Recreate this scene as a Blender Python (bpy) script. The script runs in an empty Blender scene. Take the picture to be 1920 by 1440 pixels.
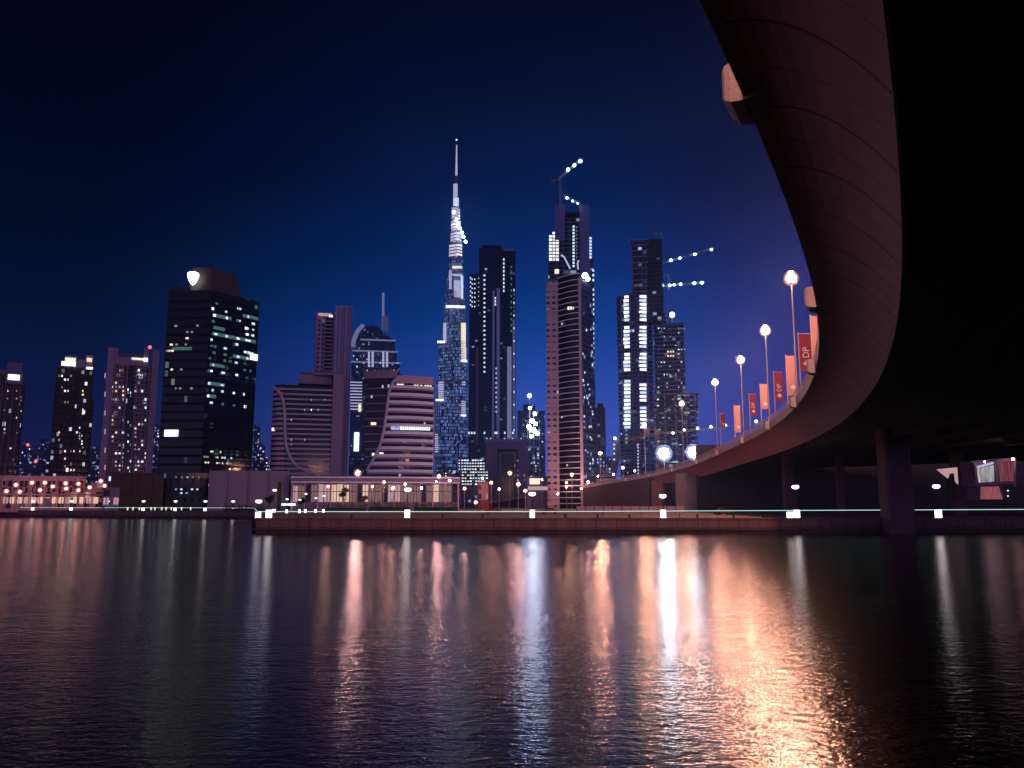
import bpy, math, random
import numpy as np
from mathutils import Vector, Matrix
random.seed(7)
S = bpy.context.scene
COL = S.collection
R = math.radians
# ------------------------------------------------------------------ camera
F = 1500.0
PITCH = math.atan(225/1500.0)
CP, SP = math.cos(PITCH), math.sin(PITCH)
HC = 4.5
G = 2.2            # height of the banks above the water
cam = bpy.data.cameras.new('camera'); co = bpy.data.objects.new('camera', cam); COL.objects.link(co)
co.location = (0, 0, HC); co.rotation_euler = (math.pi/2+PITCH, 0, 0)
cam.sensor_width = 36; cam.lens = 36*F/1920; cam.clip_start = .1; cam.clip_end = 20000
S.camera = co

def ray(px, py):
    u = (px-960)/F; v = (720-py)/F
    return u, CP-v*SP, SP+v*CP
def azel(px, py):
    u, y, z = ray(px, py)
    return math.atan2(u, y), z/math.hypot(u, y)
def pt(px, py, Y):
    u, y, z = ray(px, py); k = Y/y
    return Vector((u*k, Y, HC+z*k))

# ------------------------------------------------------------------ materials
def newmat(name):
    m = bpy.data.materials.new(name); m.use_nodes = True
    nt = m.node_tree; nt.nodes.clear()
    return m, nt, nt.nodes.new, nt.links.new
def mth(nt, op, a, b=None, c=None):
    n = nt.nodes.new('ShaderNodeMath'); n.operation = op
    for i, v in enumerate((a, b, c)):
        if v is None: continue
        if isinstance(v, (int, float)): n.inputs[i].default_value = v
        else: nt.links.new(v, n.inputs[i])
    return n.outputs[0]
def plain(name, col, rough=.7, metal=0., var=.25, scale=.6, bump=0., bscale=8., emit=None, es=0.):
    m, nt, N, L = newmat(name)
    out = N('ShaderNodeOutputMaterial'); b = N('ShaderNodeBsdfPrincipled')
    L(b.outputs[0], out.inputs[0])
    tc = N('ShaderNodeTexCoord'); nz = N('ShaderNodeTexNoise')
    nz.inputs['Scale'].default_value = scale; nz.inputs['Detail'].default_value = 5
    L(tc.outputs['Object'], nz.inputs['Vector'])
    mx = N('ShaderNodeMix'); mx.data_type = 'RGBA'
    mx.inputs[6].default_value = (*[c*(1-var) for c in col], 1); mx.inputs[7].default_value = (*[min(1, c*(1+var)) for c in col], 1)
    L(nz.outputs['Fac'], mx.inputs[0]); L(mx.outputs[2], b.inputs['Base Color'])
    b.inputs['Roughness'].default_value = rough; b.inputs['Metallic'].default_value = metal
    if rough < .2: b.inputs['Specular IOR Level'].default_value = .2
    if bump:
        n2 = N('ShaderNodeTexNoise'); n2.inputs['Scale'].default_value = bscale; L(tc.outputs['Object'], n2.inputs['Vector'])
        bp = N('ShaderNodeBump'); bp.inputs['Strength'].default_value = bump; bp.inputs['Distance'].default_value = .1
        L(n2.outputs['Fac'], bp.inputs['Height']); L(bp.outputs[0], b.inputs['Normal'])
    if emit:
        b.inputs['Emission Color'].default_value = (*emit, 1); b.inputs['Emission Strength'].default_value = es
        m.cycles.emission_sampling = 'NONE'
    return m
def emit(name, col, s, sampled=False):
    m, nt, N, L = newmat(name)
    out = N('ShaderNodeOutputMaterial'); e = N('ShaderNodeEmission')
    e.inputs[0].default_value = (*col, 1); e.inputs[1].default_value = s
    L(e.outputs[0], out.inputs[0])
    m.cycles.emission_sampling = 'FRONT' if sampled else 'NONE'
    return m
def facade(name, wall, glass, pw, ph, mw, mh, p=.1, warm=(1, .75, .45), cool=(.7, .85, 1), mix=.5, es=1., grough=.12, wrough=.7, floorbias=0., ilo=.08):
    """window grid in metres of UV; lit panes are random cells"""
    m, nt, N, L = newmat(name)
    out = N('ShaderNodeOutputMaterial'); b = N('ShaderNodeBsdfPrincipled'); L(b.outputs[0], out.inputs[0])
    uv = N('ShaderNodeUVMap'); uv.uv_map = 'uv'
    sp = N('ShaderNodeSeparateXYZ'); L(uv.outputs[0], sp.inputs[0])
    a = mth(nt, 'DIVIDE', sp.outputs[0], pw); z = mth(nt, 'DIVIDE', sp.outputs[1], ph)
    fa = mth(nt, 'FRACT', a); fz = mth(nt, 'FRACT', z)
    def inside(f, frac):
        d = mth(nt, 'ABSOLUTE', mth(nt, 'SUBTRACT', f, .5)); return mth(nt, 'LESS_THAN', d, frac/2)
    mask = mth(nt, 'MULTIPLY', inside(fa, mw), inside(fz, mh))
    ids = N('ShaderNodeCombineXYZ'); L(mth(nt, 'FLOOR', a), ids.inputs[0]); L(mth(nt, 'FLOOR', z), ids.inputs[1])
    oi = N('ShaderNodeObjectInfo'); L(mth(nt, 'MULTIPLY', oi.outputs['Random'], 91.), ids.inputs[2])
    wn = N('ShaderNodeTexWhiteNoise'); wn.noise_dimensions = '3D'; L(ids.outputs[0], wn.inputs['Vector'])
    cs = N('ShaderNodeSeparateColor'); L(wn.outputs['Color'], cs.inputs[0])
    val = wn.outputs['Value']
    if floorbias:
        fl = N('ShaderNodeTexWhiteNoise'); fl.noise_dimensions = '1D'; L(mth(nt, 'FLOOR', z), fl.inputs['W'])
        thr = mth(nt, 'MULTIPLY_ADD', mth(nt, 'POWER', fl.outputs['Value'], 6.), floorbias, p)
    else: thr = p
    lit = mth(nt, 'LESS_THAN', val, thr)
    inten = mth(nt, 'MULTIPLY_ADD', mth(nt, 'POWER', cs.outputs[1], 2.5), 1.-ilo, ilo)
    es_n = mth(nt, 'MULTIPLY', mth(nt, 'MULTIPLY', mask, lit), mth(nt, 'MULTIPLY', inten, es))
    cm = N('ShaderNodeMix'); cm.data_type = 'RGBA'
    cm.inputs[6].default_value = (*warm, 1); cm.inputs[7].default_value = (*cool, 1)
    L(mth(nt, 'LESS_THAN', cs.outputs[0], mix), cm.inputs[0])
    nz = N('ShaderNodeTexNoise'); nz.inputs['Scale'].default_value = .15; nz.inputs['Detail'].default_value = 6
    tc = N('ShaderNodeTexCoord'); L(tc.outputs['Object'], nz.inputs['Vector'])
    wl = N('ShaderNodeMix'); wl.data_type = 'RGBA'
    wl.inputs[6].default_value = (*[c*.7 for c in wall], 1); wl.inputs[7].default_value = (*[c*1.3 for c in wall], 1); L(nz.outputs['Fac'], wl.inputs[0])
    bc = N('ShaderNodeMix'); bc.data_type = 'RGBA'; L(mask, bc.inputs[0]); L(wl.outputs[2], bc.inputs[6]); bc.inputs[7].default_value = (*glass, 1)
    L(bc.outputs[2], b.inputs['Base Color'])
    L(mth(nt, 'MULTIPLY_ADD', mask, grough-wrough, wrough), b.inputs['Roughness'])
    b.inputs['Specular IOR Level'].default_value = .2
    L(cm.outputs[2], b.inputs['Emission Color']); L(es_n, b.inputs['Emission Strength'])
    m.cycles.emission_sampling = 'NONE'
    return m

M = {}
M['concrete'] = plain('concrete', (.30, .26, .26), .8, bump=.3, bscale=3)
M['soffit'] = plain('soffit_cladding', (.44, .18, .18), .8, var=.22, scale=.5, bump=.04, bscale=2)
M['rampwall'] = plain('ramp_wall', (.10, .060, .062), .85, var=.35, scale=.3, bump=.4, bscale=1.5)
M['pierstone'] = plain('pier_concrete', (.18, .095, .105), .8, var=.3, scale=.4, bump=.3, bscale=2)
M['groove'] = plain('groove_shadow_gap', (.02, .02, .02), .9)
M['parapet'] = plain('parapet_concrete', (.62, .50, .47), .75, var=.2, scale=1.2, bump=.2)
M['trim'] = plain('edge_trim', (.22, .18, .20), .5, metal=.0, var=.1)
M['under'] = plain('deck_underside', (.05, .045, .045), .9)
M['asphalt'] = plain('asphalt', (.05, .05, .052), .85, bump=.3)
M['ground'] = plain('paving', (.30, .22, .22), .85, var=.35, scale=.25, bump=.3)
M['quay'] = plain('quay_concrete', (.15, .088, .092), .8, var=.35, scale=.5, bump=.4, bscale=2)
M['darkmetal'] = plain('dark_metal', (.03, .03, .032), .45, metal=.6)
M['polemetal'] = plain('galvanised_pole', (.35, .33, .33), .4, metal=.7)
M['purple'] = plain('purple_stone', (.24, .19, .31), .7)
M['pinkstone'] = plain('pink_stone', (.46, .33, .44), .7)
M['darkbrown'] = plain('dark_brown_panel', (.075, .055, .05), .75)
M['hoard'] = plain('hoarding_panel', (.26, .22, .30), .7, var=.15)
M['navyglass'] = plain('navy_glass', (.012, .015, .03), .12, var=.1)
M['band'] = plain('white_band', (.74, .78, .95), .6, var=.1)
M['pale'] = plain('pale_lavender_stone', (.46, .42, .60), .65) if 'pale' not in M else 0
M['banddim'] = plain('grey_band', (.34, .36, .52), .55, var=.1)
M['leaf'] = plain('leaf', (.05, .075, .035), .7, var=.6, scale=1.5)
M['bark'] = plain('bark', (.09, .065, .05), .9)
M['red'] = plain('red_paint', (.36, .05, .06), .6)
M['bannerred'] = plain('banner_red_cloth', (.34, .045, .06), .8, var=.15, emit=(.6, .08, .1), es=0)
M['bannerpeach'] = plain('banner_peach_cloth', (.60, .33, .28), .8, var=.15)  # orange lamp light painted into the cloth of the lit banners
M['white'] = plain('white_print', (.85, .80, .78), .7, var=.05)
M['yellow'] = plain('crane_yellow', (.5, .33, .06), .5)
M['craneblue'] = plain('crane_steel', (.34, .36, .44), .6)
# lamps
WARM = (1, .43, .27)
M['sodium'] = emit('sodium_lamp', WARM, 1900, True)
M['street'] = emit('street_lamp_glow', (1, .47, .45), 620, True)
M['streetsmall'] = emit('street_lamp_small_glow', (1, .46, .34), 240, True)
M['arcade_lamp'] = emit('arcade_lamp_glow', (1, .40, .36), 30, True)
M['prom_far'] = emit('promenade_lamp_far_glow', (1, .86, .90), 2.4, True)
M['prom'] = emit('promenade_lamp_glow', (1, .86, .88), 5, True)
M['flood'] = emit('floodlight_glow', (.74, .82, 1), 230, True)
def halo_shell_mat(name, col, es, k):  # translucent emissive shell that imitates the halo around a lamp core
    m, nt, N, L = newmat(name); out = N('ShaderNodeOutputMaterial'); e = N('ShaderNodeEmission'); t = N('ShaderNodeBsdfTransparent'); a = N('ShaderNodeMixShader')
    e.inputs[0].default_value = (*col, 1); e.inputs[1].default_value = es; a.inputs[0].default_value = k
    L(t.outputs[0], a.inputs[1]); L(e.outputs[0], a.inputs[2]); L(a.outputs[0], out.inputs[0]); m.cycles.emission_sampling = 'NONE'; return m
M['frost'] = halo_shell_mat('frosted_orange_globe', (1, .36, .15), 1.3, .35); M['frostpink'] = halo_shell_mat('frosted_pink_globe', (1, .34, .26), 1.0, .35); M['frostblue'] = halo_shell_mat('frosted_white_globe', (.45, .55, 1), 1.1, .35)
M['bluevio'] = plain('blue_violet_concrete', (.17, .18, .40), .7)
M['sitelamp'] = emit('site_floodlight', (.62, .72, 1), 60, True)
M['floodfar'] = emit('far_floodlight', (.80, .88, 1), 14)
M['cranelamp'] = emit('crane_lamp', (.75, .95, 1), 14)
M['redlamp'] = emit('red_aviation_lamp', (1, .08, .1), 3)
M['led'] = emit('led_line', (.55, 1, .86), 1.2)  # glow of a boat's light trail, carried by the added railing
M['w_warm'] = emit('window_warm', (1, .70, .50), 1.15); M['w_warm_low'] = emit('window_warm_low', (1, .62, .45), .3)
M['w_cool'] = emit('window_cool', (.66, .82, 1), 1.05); M['w_cool_low'] = emit('window_cool_low', (.5, .68, 1), .28)
M['w_white'] = emit('window_white', (.86, .92, 1), 1.7); M['w_white_low'] = emit('window_white_low', (.75, .85, 1), .5)
M['w_teal'] = emit('window_teal', (.25, .62, .58), .22)
M['w_blue'] = emit('window_blue', (.25, .40, 1), 1.0)
M['w_dim'] = emit('window_dim', (.9, .65, .6), .35)
M['w_lav'] = emit('window_lavender', (.70, .66, 1), .7); M['w_lav_low'] = emit('window_lavender_low', (.5, .5, 1), .2)
M['strip'] = emit('lit_violet_strip', (.30, .27, .75), .17); M['strip2'] = emit('lit_lavender_trim', (.5, .5, .9), .30)  # self-glow stands in for light falling on fins, ribs and the hotel spire
M['cab1'] = emit('cabin_window_grey', (.44, .42, .44), .62); M['cab2'] = emit('cabin_window_pink', (.5, .12, .19), .4); M['cab3'] = emit('cabin_panel_pink', (.62, .17, .24), .5); M['w_shopdim'] = emit('shop_light_dim', (1, .6, .55), .2)
M['w_cream'] = emit('window_cream', (1, .86, .66), 1.1)
M['w_shop'] = emit('shop_light', (1, .64, .47), .8)
M['w_shop2'] = emit('shop_light_pink', (1, .60, .64), .5)
M['sign'] = emit('sign_white', (.86, .93, 1), 2.2)
M['shield'] = emit('shield_white', (1, 1, .98), 5)

# ------------------------------------------------------------------ mesh builder
class MB:
    def __init__(s): s.v = []; s.f = []; s.mi = []; s.sm = []
    def add(s, vs, fs, mi=0, sm=False):
        o = len(s.v); s.v += [tuple(v) for v in vs]
        for f in fs: s.f.append(tuple(i+o for i in f)); s.mi.append(mi); s.sm.append(sm)
        return s
    def box(s, x0, y0, z0, x1, y1, z1, mi=0):
        if x0 > x1: x0, x1 = x1, x0
        if y0 > y1: y0, y1 = y1, y0
        if z0 > z1: z0, z1 = z1, z0
        v = [(x0,y0,z0),(x1,y0,z0),(x1,y1,z0),(x0,y1,z0),(x0,y0,z1),(x1,y0,z1),(x1,y1,z1),(x0,y1,z1)]
        return s.add(v, [(0,3,2,1),(4,5,6,7),(0,1,5,4),(1,2,6,5),(2,3,7,6),(3,0,4,7)], mi)
    def prism(s, poly, z0, z1, mi=0, sm=False, top=None):
        n = len(poly); top = top or poly
        v = [(x, y, z0) for x, y in poly]+[(x, y, z1) for x, y in top]
        fs = [(i, (i+1) % n, n+(i+1) % n, n+i) for i in range(n)]
        s.add(v, fs, mi, sm)
        s.add(v, [tuple(range(n-1, -1, -1)), tuple(range(n, 2*n))], mi); return s
    def tube(s, a, b, r0, r1=None, n=8, mi=0, caps=True):
        a = Vector(a); b = Vector(b); r1 = r0 if r1 is None else r1
        d = (b-a).normalized(); u = d.orthogonal().normalized(); w = d.cross(u)
        v = []
        for p, r in ((a, r0), (b, r1)):
            for i in range(n):
                t = 2*math.pi*i/n; v.append(p+u*(r*math.cos(t))+w*(r*math.sin(t)))
        s.add(v, [(i, (i+1) % n, n+(i+1) % n, n+i) for i in range(n)], mi, True)
        if caps: s.add(v, [tuple(range(n-1, -1, -1)), tuple(range(n, 2*n))], mi)
        return s
    def path(s, pts, r, n=6, mi=0):
        for a, b in zip(pts, pts[1:]): s.tube(a, b, r, r, n, mi)
        return s
    def ball(s, c, rx, ry=None, rz=None, n=12, k=8, mi=0):
        ry = ry or rx; rz = rz or rx; v = []; fs = []
        for j in range(1, k):
            ph = math.pi*j/k
            for i in range(n):
                t = 2*math.pi*i/n; v.append((c[0]+rx*math.sin(ph)*math.cos(t), c[1]+ry*math.sin(ph)*math.sin(t), c[2]+rz*math.cos(ph)))
        v += [(c[0], c[1], c[2]+rz), (c[0], c[1], c[2]-rz)]; T = len(v)-2
        for j in range(k-2):
            for i in range(n): fs.append((j*n+i, (j+1)*n+i, (j+1)*n+(i+1) % n, j*n+(i+1) % n))
        for i in range(n):
            fs.append((T, i, (i+1) % n)); fs.append((T+1, (k-2)*n+(i+1) % n, (k-2)*n+i))
        return s.add(v, fs, mi, True)
    def quad(s, a, b, c, d, mi=0): return s.add([a, b, c, d], [(0, 1, 2, 3)], mi)
    def mesh(s, name, mats):
        me = bpy.data.meshes.new(name); me.from_pydata(s.v, [], s.f)
        for m in (mats if isinstance(mats, (list, tuple)) else [mats]): me.materials.append(m)
        me.polygons.foreach_set('material_index', s.mi); me.polygons.foreach_set('use_smooth', s.sm)
        me.update()
        uv = me.uv_layers.new(name='uv'); d = []
        for p in me.polygons:
            nx, ny, nz = p.normal
            h = math.hypot(nx, ny)
            if h > .2: tx, ty = -ny/h, nx/h
            else: tx, ty = 1, 0
            for vi in p.vertices:
                x, y, z = s.v[vi]; d += [x*tx+y*ty, z if h > .2 else y]
        uv.data.foreach_set('uv', d)
        return me
    def build(s, name, mats, parent=None, **kw):
        return link(name, s.mesh(name, mats), parent, **kw)
def link(name, me, parent=None, loc=None, scale=None, rot=None):
    o = bpy.data.objects.new(name, me); COL.objects.link(o)
    if parent: o.parent = parent
    if loc is not None: o.location = loc
    if scale is not None: o.scale = scale
    if rot is not None: o.rotation_euler = rot
    return o
def tag(o, label, cat, group=None):
    o['label'] = label; o['category'] = cat
    if group: o['group'] = group
    return o
def struct(o): o['kind'] = 'structure'; return o
def thing(name, label, cat, loc=(0, 0, 0), rz=0, group=None):
    o = bpy.data.objects.new(name, None); COL.objects.link(o); o.location = loc; o.rotation_euler = (0, 0, rz)
    o.empty_display_size = 1
    return tag(o, label, cat, group)
def copy_thing(src, label, loc, rz=0):
    c = src.copy(); COL.objects.link(c); c.location = loc; c.rotation_euler = (0, 0, rz); c['label'] = label
    for ch in list(src.children):
        d = ch.copy(); COL.objects.link(d); d.parent = c
        for g in list(ch.children):
            e = g.copy(); COL.objects.link(e); e.parent = d
    return c
ORD = 'first second third fourth fifth sixth seventh eighth ninth tenth eleventh twelfth thirteenth fourteenth'.split()
UNIT = {}
def unit(mat):
    if mat not in UNIT:
        UNIT[mat] = MB().box(-.5, -.5, -.5, .5, .5, .5).mesh('pane', M[mat])
    return UNIT[mat]

# a building seen square on: local x right, y away, z up; L() turns a picture point into facade metres
class B:
    def __init__(s, name, label, cat, px, py, dist, group=None, yaw=0):
        s.az, _ = azel(px, py); s.R = dist
        s.root = thing(name, label, cat, (dist*math.sin(s.az), dist*math.cos(s.az), G), -s.az, group)
        s.yaw = yaw
    def L(s, px, py, d=0.):
        a, e = azel(px, py); a -= s.az; Rr = s.R+d
        return Rr*math.tan(a), HC-G+e*Rr/math.cos(a)
    def rect(s, x0, y0, x1, y1, d=0.):
        ym = (y0+y1)/2
        return s.L(x0, ym, d)[0], s.L((x0+x1)/2, y1, d)[1], s.L(x1, ym, d)[0], s.L((x0+x1)/2, y0, d)[1]
    def box(s, name, mat, x0, y0, x1, y1, d0=0., d1=20., ground=False, parent=None):
        a, z0, b, z1 = s.rect(x0, y0, x1, y1, d0)
        if ground: z0 = -.5
        return MB().box(a, d0, z0, b, d1, z1).build(name, M[mat] if isinstance(mat, str) else mat, parent or s.root)
    def pane(s, name, mat, x0, y0, x1, y1, d=-.2, th=.3, parent=None):
        a, z0, b, z1 = s.rect(x0, y0, x1, y1, 0)
        return link(name, unit(mat), parent or s.root, ((a+b)/2, d, (z0+z1)/2), (b-a, th, z1-z0))
    def tube(s, name, mat, pts, r, d=0., n=6, parent=None):
        P = []
        for q in pts:
            x, z = s.L(q[0], q[1], q[2] if len(q) > 2 else d); P.append((x, q[2] if len(q) > 2 else d, z))
        return MB().path(P, r, n).build(name, M[mat], parent or s.root)
    def lamp(s, name, mat, px, py, r, d=-.5, parent=None):
        x, z = s.L(px, py, d); return MB().ball((0, 0, 0), r, n=8, k=6).build(name, M[mat], parent or s.root, loc=(x, d, z))
    def scatter(s, n, x0, y0, x1, y1, mats, cw, ch, wpx, hpx, d=-.15, name='lit_window', seed=0, skip=None):
        """lit windows on a regular grid of cells, n of them chosen at random"""
        rd = random.Random(seed+int(x0*7+y0)); nx = max(1, int((x1-x0)/cw)); ny = max(1, int((y1-y0)/ch))
        cells = [(i, j) for i in range(nx) for j in range(ny)]
        rd.shuffle(cells); k = 0
        for i, j in cells:
            if k >= n: break
            cx = x0+(i+.5)*(x1-x0)/nx; cy = y0+(j+.5)*(y1-y0)/ny
            if skip and skip(cx, cy): continue
            w = wpx*rd.uniform(.6, 1.05); mt = rd.choice(mats)
            if rd.random() < .5 and mt+'_low' in M: mt += '_low'
            s.pane(name, mt, cx-w/2, cy-hpx/2, cx+w/2, cy+hpx/2, d); k += 1

# ------------------------------------------------------------------ setting
def wave_mat():
    m, nt, N, L = newmat('water')
    out = N('ShaderNodeOutputMaterial'); b = N('ShaderNodeBsdfPrincipled'); L(b.outputs[0], out.inputs[0])
    b.inputs['Base Color'].default_value = (.006, .005, .008, 1); b.inputs['Roughness'].default_value = .13; b.inputs['IOR'].default_value = 1.33
    tc = N('ShaderNodeTexCoord')
    def noise(sx, sy, sc, det):
        mp = N('ShaderNodeMapping'); mp.inputs['Scale'].default_value = (sx, sy, 1); L(tc.outputs['Object'], mp.inputs[0])
        n = N('ShaderNodeTexNoise'); n.inputs['Scale'].default_value = sc; n.inputs['Detail'].default_value = det; n.inputs['Roughness'].default_value = .55
        L(mp.outputs[0], n.inputs['Vector']); return n.outputs['Fac']
    h = mth(nt, 'ADD', mth(nt, 'MULTIPLY', noise(.7, 1.25, 3.0, 3), .36), mth(nt, 'MULTIPLY', noise(.8, 1.2, 9., 2), .12))
    h = mth(nt, 'ADD', h, mth(nt, 'MULTIPLY', noise(.4, .9, .7, 2), .35))
    bp = N('ShaderNodeBump'); bp.inputs['Strength'].default_value = 1.; bp.inputs['Distance'].default_value = .072
    L(h, bp.inputs['Height']); L(bp.outputs[0], b.inputs['Normal'])
    return m
M['water'] = wave_mat()
struct(MB().quad((-900, -120, 0), (900, -120, 0), (900, 420, 0), (-900, 420, 0)).build('water', M['water']))
shore = [(-900, 330), (-300, 300), (-188, 288), (-78.5, 246), (-40, 127), (400, 127)]
gp = [(x, y, G) for x, y in shore]+[(3500, 127, G), (3500, 4200, G), (-3500, 4200, G), (-3500, 330, G)]
struct(MB().add(gp, [tuple(range(len(gp)))]).build('ground', M['ground']))
q = MB()
for (x0, y0), (x1, y1) in zip(shore, shore[1:]):
    t = Vector((x1-x0, y1-y0)).normalized(); n = Vector((t.y, -t.x))
    def seg(o0, o1, z0, z1):
        a = Vector((x0, y0))+n*o1-t*o1*.0; b = Vector((x1, y1))+n*o1; c = Vector((x1, y1))-n*o0; d = Vector((x0, y0))-n*o0
        q.prism([tuple(a), tuple(b), tuple(c), tuple(d)], z0, z1)
    seg(.6, 0., -1.5, G-.06); seg(.9, .18, G-.058, G+.16); seg(-.003, .55, .45, .75)
def quay_mat():
    m, nt, N, L = newmat('quay_blocks'); out = N('ShaderNodeOutputMaterial'); b = N('ShaderNodeBsdfPrincipled'); L(b.outputs[0], out.inputs[0])
    tc = N('ShaderNodeTexCoord'); mp = N('ShaderNodeMapping'); mp.inputs['Scale'].default_value = (.7, .7, .12); L(tc.outputs['Object'], mp.inputs[0])
    n = N('ShaderNodeTexNoise'); n.inputs['Scale'].default_value = 1.; n.inputs['Detail'].default_value = 7; L(mp.outputs[0], n.inputs['Vector'])
    sp = N('ShaderNodeSeparateXYZ'); L(tc.outputs['Object'], sp.inputs[0])
    joint = mth(nt, 'LESS_THAN', mth(nt, 'FRACT', mth(nt, 'DIVIDE', mth(nt, 'ADD', sp.outputs[0], mth(nt, 'MULTIPLY', sp.outputs[1], .3)), 3.2)), .035)
    tide = mth(nt, 'LESS_THAN', mth(nt, 'ADD', sp.outputs[2], mth(nt, 'MULTIPLY', n.outputs['Fac'], .5)), 1.15)
    k = mth(nt, 'MULTIPLY', mth(nt, 'MULTIPLY_ADD', joint, -.7, 1.), mth(nt, 'MULTIPLY_ADD', tide, -.45, 1.)); k = mth(nt, 'MULTIPLY', k, mth(nt, 'MULTIPLY_ADD', n.outputs['Fac'], 1.4, .35))
    vm = N('ShaderNodeVectorMath'); vm.operation = 'SCALE'; vm.inputs[0].default_value = (.19, .10, .105); L(k, vm.inputs['Scale']); L(vm.outputs[0], b.inputs['Base Color']); b.inputs['Roughness'].default_value = .75
    return m
M['quayblocks'] = quay_mat()
struct(q.build('quay_wall', M['quayblocks']))

# ------------------------------------------------------------------ the curved bridge
PK = [2.40818022e-08, -2.33034183e-06, -2.11891200e-03, 5.88456637e-01, -4.39893328]
SC = 1.2
ctrl = [(1.2*(-4.4-.588*40), -48., 12.), (1.2*(-4.4-.588*20), -24., 12.), (1.2*-4.4, 0., 12.)]
for Yv in range(10, 166, 8):
    ctrl.append((SC*np.polyval(PK, Yv), SC*Yv, 12.0))
ctrl += [(53., 225, 11.6), (53.4, 250, 11.0), (51., 300, 9.9), (43., 360, 8.9), (32., 410, 7.2), (23., 440, 6.0), (11., 480, 4.2), (0., 510, 2.5), (-12., 540, .8), (-26, 570, -.8), (-42, 600, -2.0)]
def catmull(P, step=1.2):
    P = [np.array(p, float) for p in P]; P = [2*P[0]-P[1]]+P+[2*P[-1]-P[-2]]; o = []
    for i in range(1, len(P)-2):
        a, b, c, d = P[i-1:i+3]; n = max(2, int(np.linalg.norm(c-b)/step))
        for k in range(n):
            t = k/n; o.append(.5*((2*b)+(c-a)*t+(2*a-5*b+4*c-d)*t*t+(-a+3*b-3*c+d)*t**3))
    o.append(P[-2]); return np.array(o)
raw = catmull(ctrl)
for _ in range(14): raw[1:-1] = (raw[:-2]+2*raw[1:-1]+raw[2:])/4
ln = np.concatenate([[0], np.cumsum(np.linalg.norm(np.diff(raw[:, :2], axis=0), axis=1))])
TOT = ln[-1]
def rp(s, t=0., z=0.):
    """point on the bridge: s metres along, t metres right of the left edge, z above that edge"""
    x, y, h = [np.interp(s, ln, raw[:, i]) for i in range(3)]
    s0, s1 = max(0, s-1.5), min(TOT, s+1.5)
    dx = np.interp(s1, ln, raw[:, 0])-np.interp(s0, ln, raw[:, 0]); dy = np.interp(s1, ln, raw[:, 1])-np.interp(s0, ln, raw[:, 1])
    l = math.hypot(dx, dy); return Vector((x+t*dy/l, y-t*dx/l, HC+h+z))
def rdir(s):
    a = rp(max(0, s-1)); b = rp(min(TOT, s+1)); return math.atan2(b.y-a.y, b.x-a.x)
def s_at_Y(Y): return float(np.interp(Y, raw[:, 1], ln))
def s_at_px(px, py, t=0.5, lo=60.):
    """station whose point stands under picture point (far branch)"""
    a, e = azel(px, py); best = None
    for s in np.arange(s_at_Y(lo), TOT, .5):
        p = rp(s, t); d = abs(math.atan2(p.x, p.y)-a)
        if best is None or d < best[0]: best = (d, s)
    s = best[1]; p = rp(s, t); return s, HC+e*math.hypot(p.x, p.y)-p.z
W, D = 3.95, 2.85
def wid(s):
    Y = rp(s).y
    return float(np.interp(Y, [150, 215, 260], [95, 95, 9])) if Y > 150 else 95.
bridge = thing('road_bridge', 'huge dark curved bridge with ribbed underside sweeping overhead at the right', 'bridge', (0, 0, 0))
KS = [0, .06, .14, .24, .34, .44, .54, .64, .74, .83, .91, .97, 1.0]
def prof(k): return k*W, -D*k**2.15
def loft(sections, closed, name, mat, parent, sm=False):
    n = len(sections[0]); m = MB(); v = [p for sec in sections for p in sec]; fs = []
    for i in range(len(sections)-1):
        for j in range(n if closed else n-1):
            fs.append((i*n+j, i*n+(j+1) % n, (i+1)*n+(j+1) % n, (i+1)*n+j))
    m.add(v, fs, 0, sm)
    if closed: m.add(v, [tuple(range(n-1, -1, -1)), tuple(range((len(sections)-1)*n, len(sections)*n))], 0)
    return m.build(name, M[mat], parent)
def runs(a, b, st): n = max(1, int(round((b-a)/st))); return [a+(b-a)*i/n for i in range(n+1)]
SEND = s_at_Y(330)            # bridge part; beyond it a walled ramp
# soffit cladding panels with open joints
pl = 4.9; s = s_at_Y(15.6*SC)-pl*11; off = .08
while s < SEND:
    if s > 2:
        for half in (0, 1):
            a = s+half*pl/2+(off if half == 0 else off*.35); b = s+(half+1)*pl/2-(off*.35 if half == 0 else off)
            secs = []
            for ss in runs(a, b, 1.3):
                o = [rp(ss, prof(k)[0], prof(k)[1]) for k in KS]; i_ = [rp(ss, prof(k)[0], prof(k)[1]+.12) for k in KS]
                secs.append(o+i_[::-1])
            loft(secs, True, 'soffit_panel', 'soffit', bridge, False)
    s += pl
# structural core just behind the panels and the wide deck
secs = []
for ss in runs(0, SEND, 2.6):
    lo = [rp(ss, prof(k)[0], prof(k)[1]+.16) for k in KS[:-1]]+[rp(ss, W-.05, -D+.25)]
    secs.append([rp(ss, .02, .1)]+lo+[rp(ss, W-.6, -.3), rp(ss, W-.6, .3), rp(ss, .02, .3)])
loft(secs, True, 'edge_beam', 'groove', bridge)
secs = []
for ss in runs(0, TOT-4, 2.6):
    w = max(wid(ss), W+1)
    secs.append([rp(ss, .31, .31), rp(ss, .31, -.25 if ss > SEND else .305), rp(ss, W-.55, -.3), rp(ss, w, -.3), rp(ss, w, .34), rp(ss, W, .34)])
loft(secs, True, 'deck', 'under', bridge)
secs = [[rp(ss, .9, .36), rp(ss, min(max(wid(ss), W+1)-.8, 12), .36)] for ss in runs(0, TOT-4, 2.6)]
loft([[p for p in sec] for sec in secs], False, 'road_surface', 'asphalt', bridge)
for gt in (10., 18., 26., 34., 44., 54.):
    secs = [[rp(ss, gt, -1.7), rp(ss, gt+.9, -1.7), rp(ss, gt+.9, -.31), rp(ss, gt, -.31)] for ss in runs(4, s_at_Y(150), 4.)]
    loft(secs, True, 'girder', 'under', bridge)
secs = []
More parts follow.
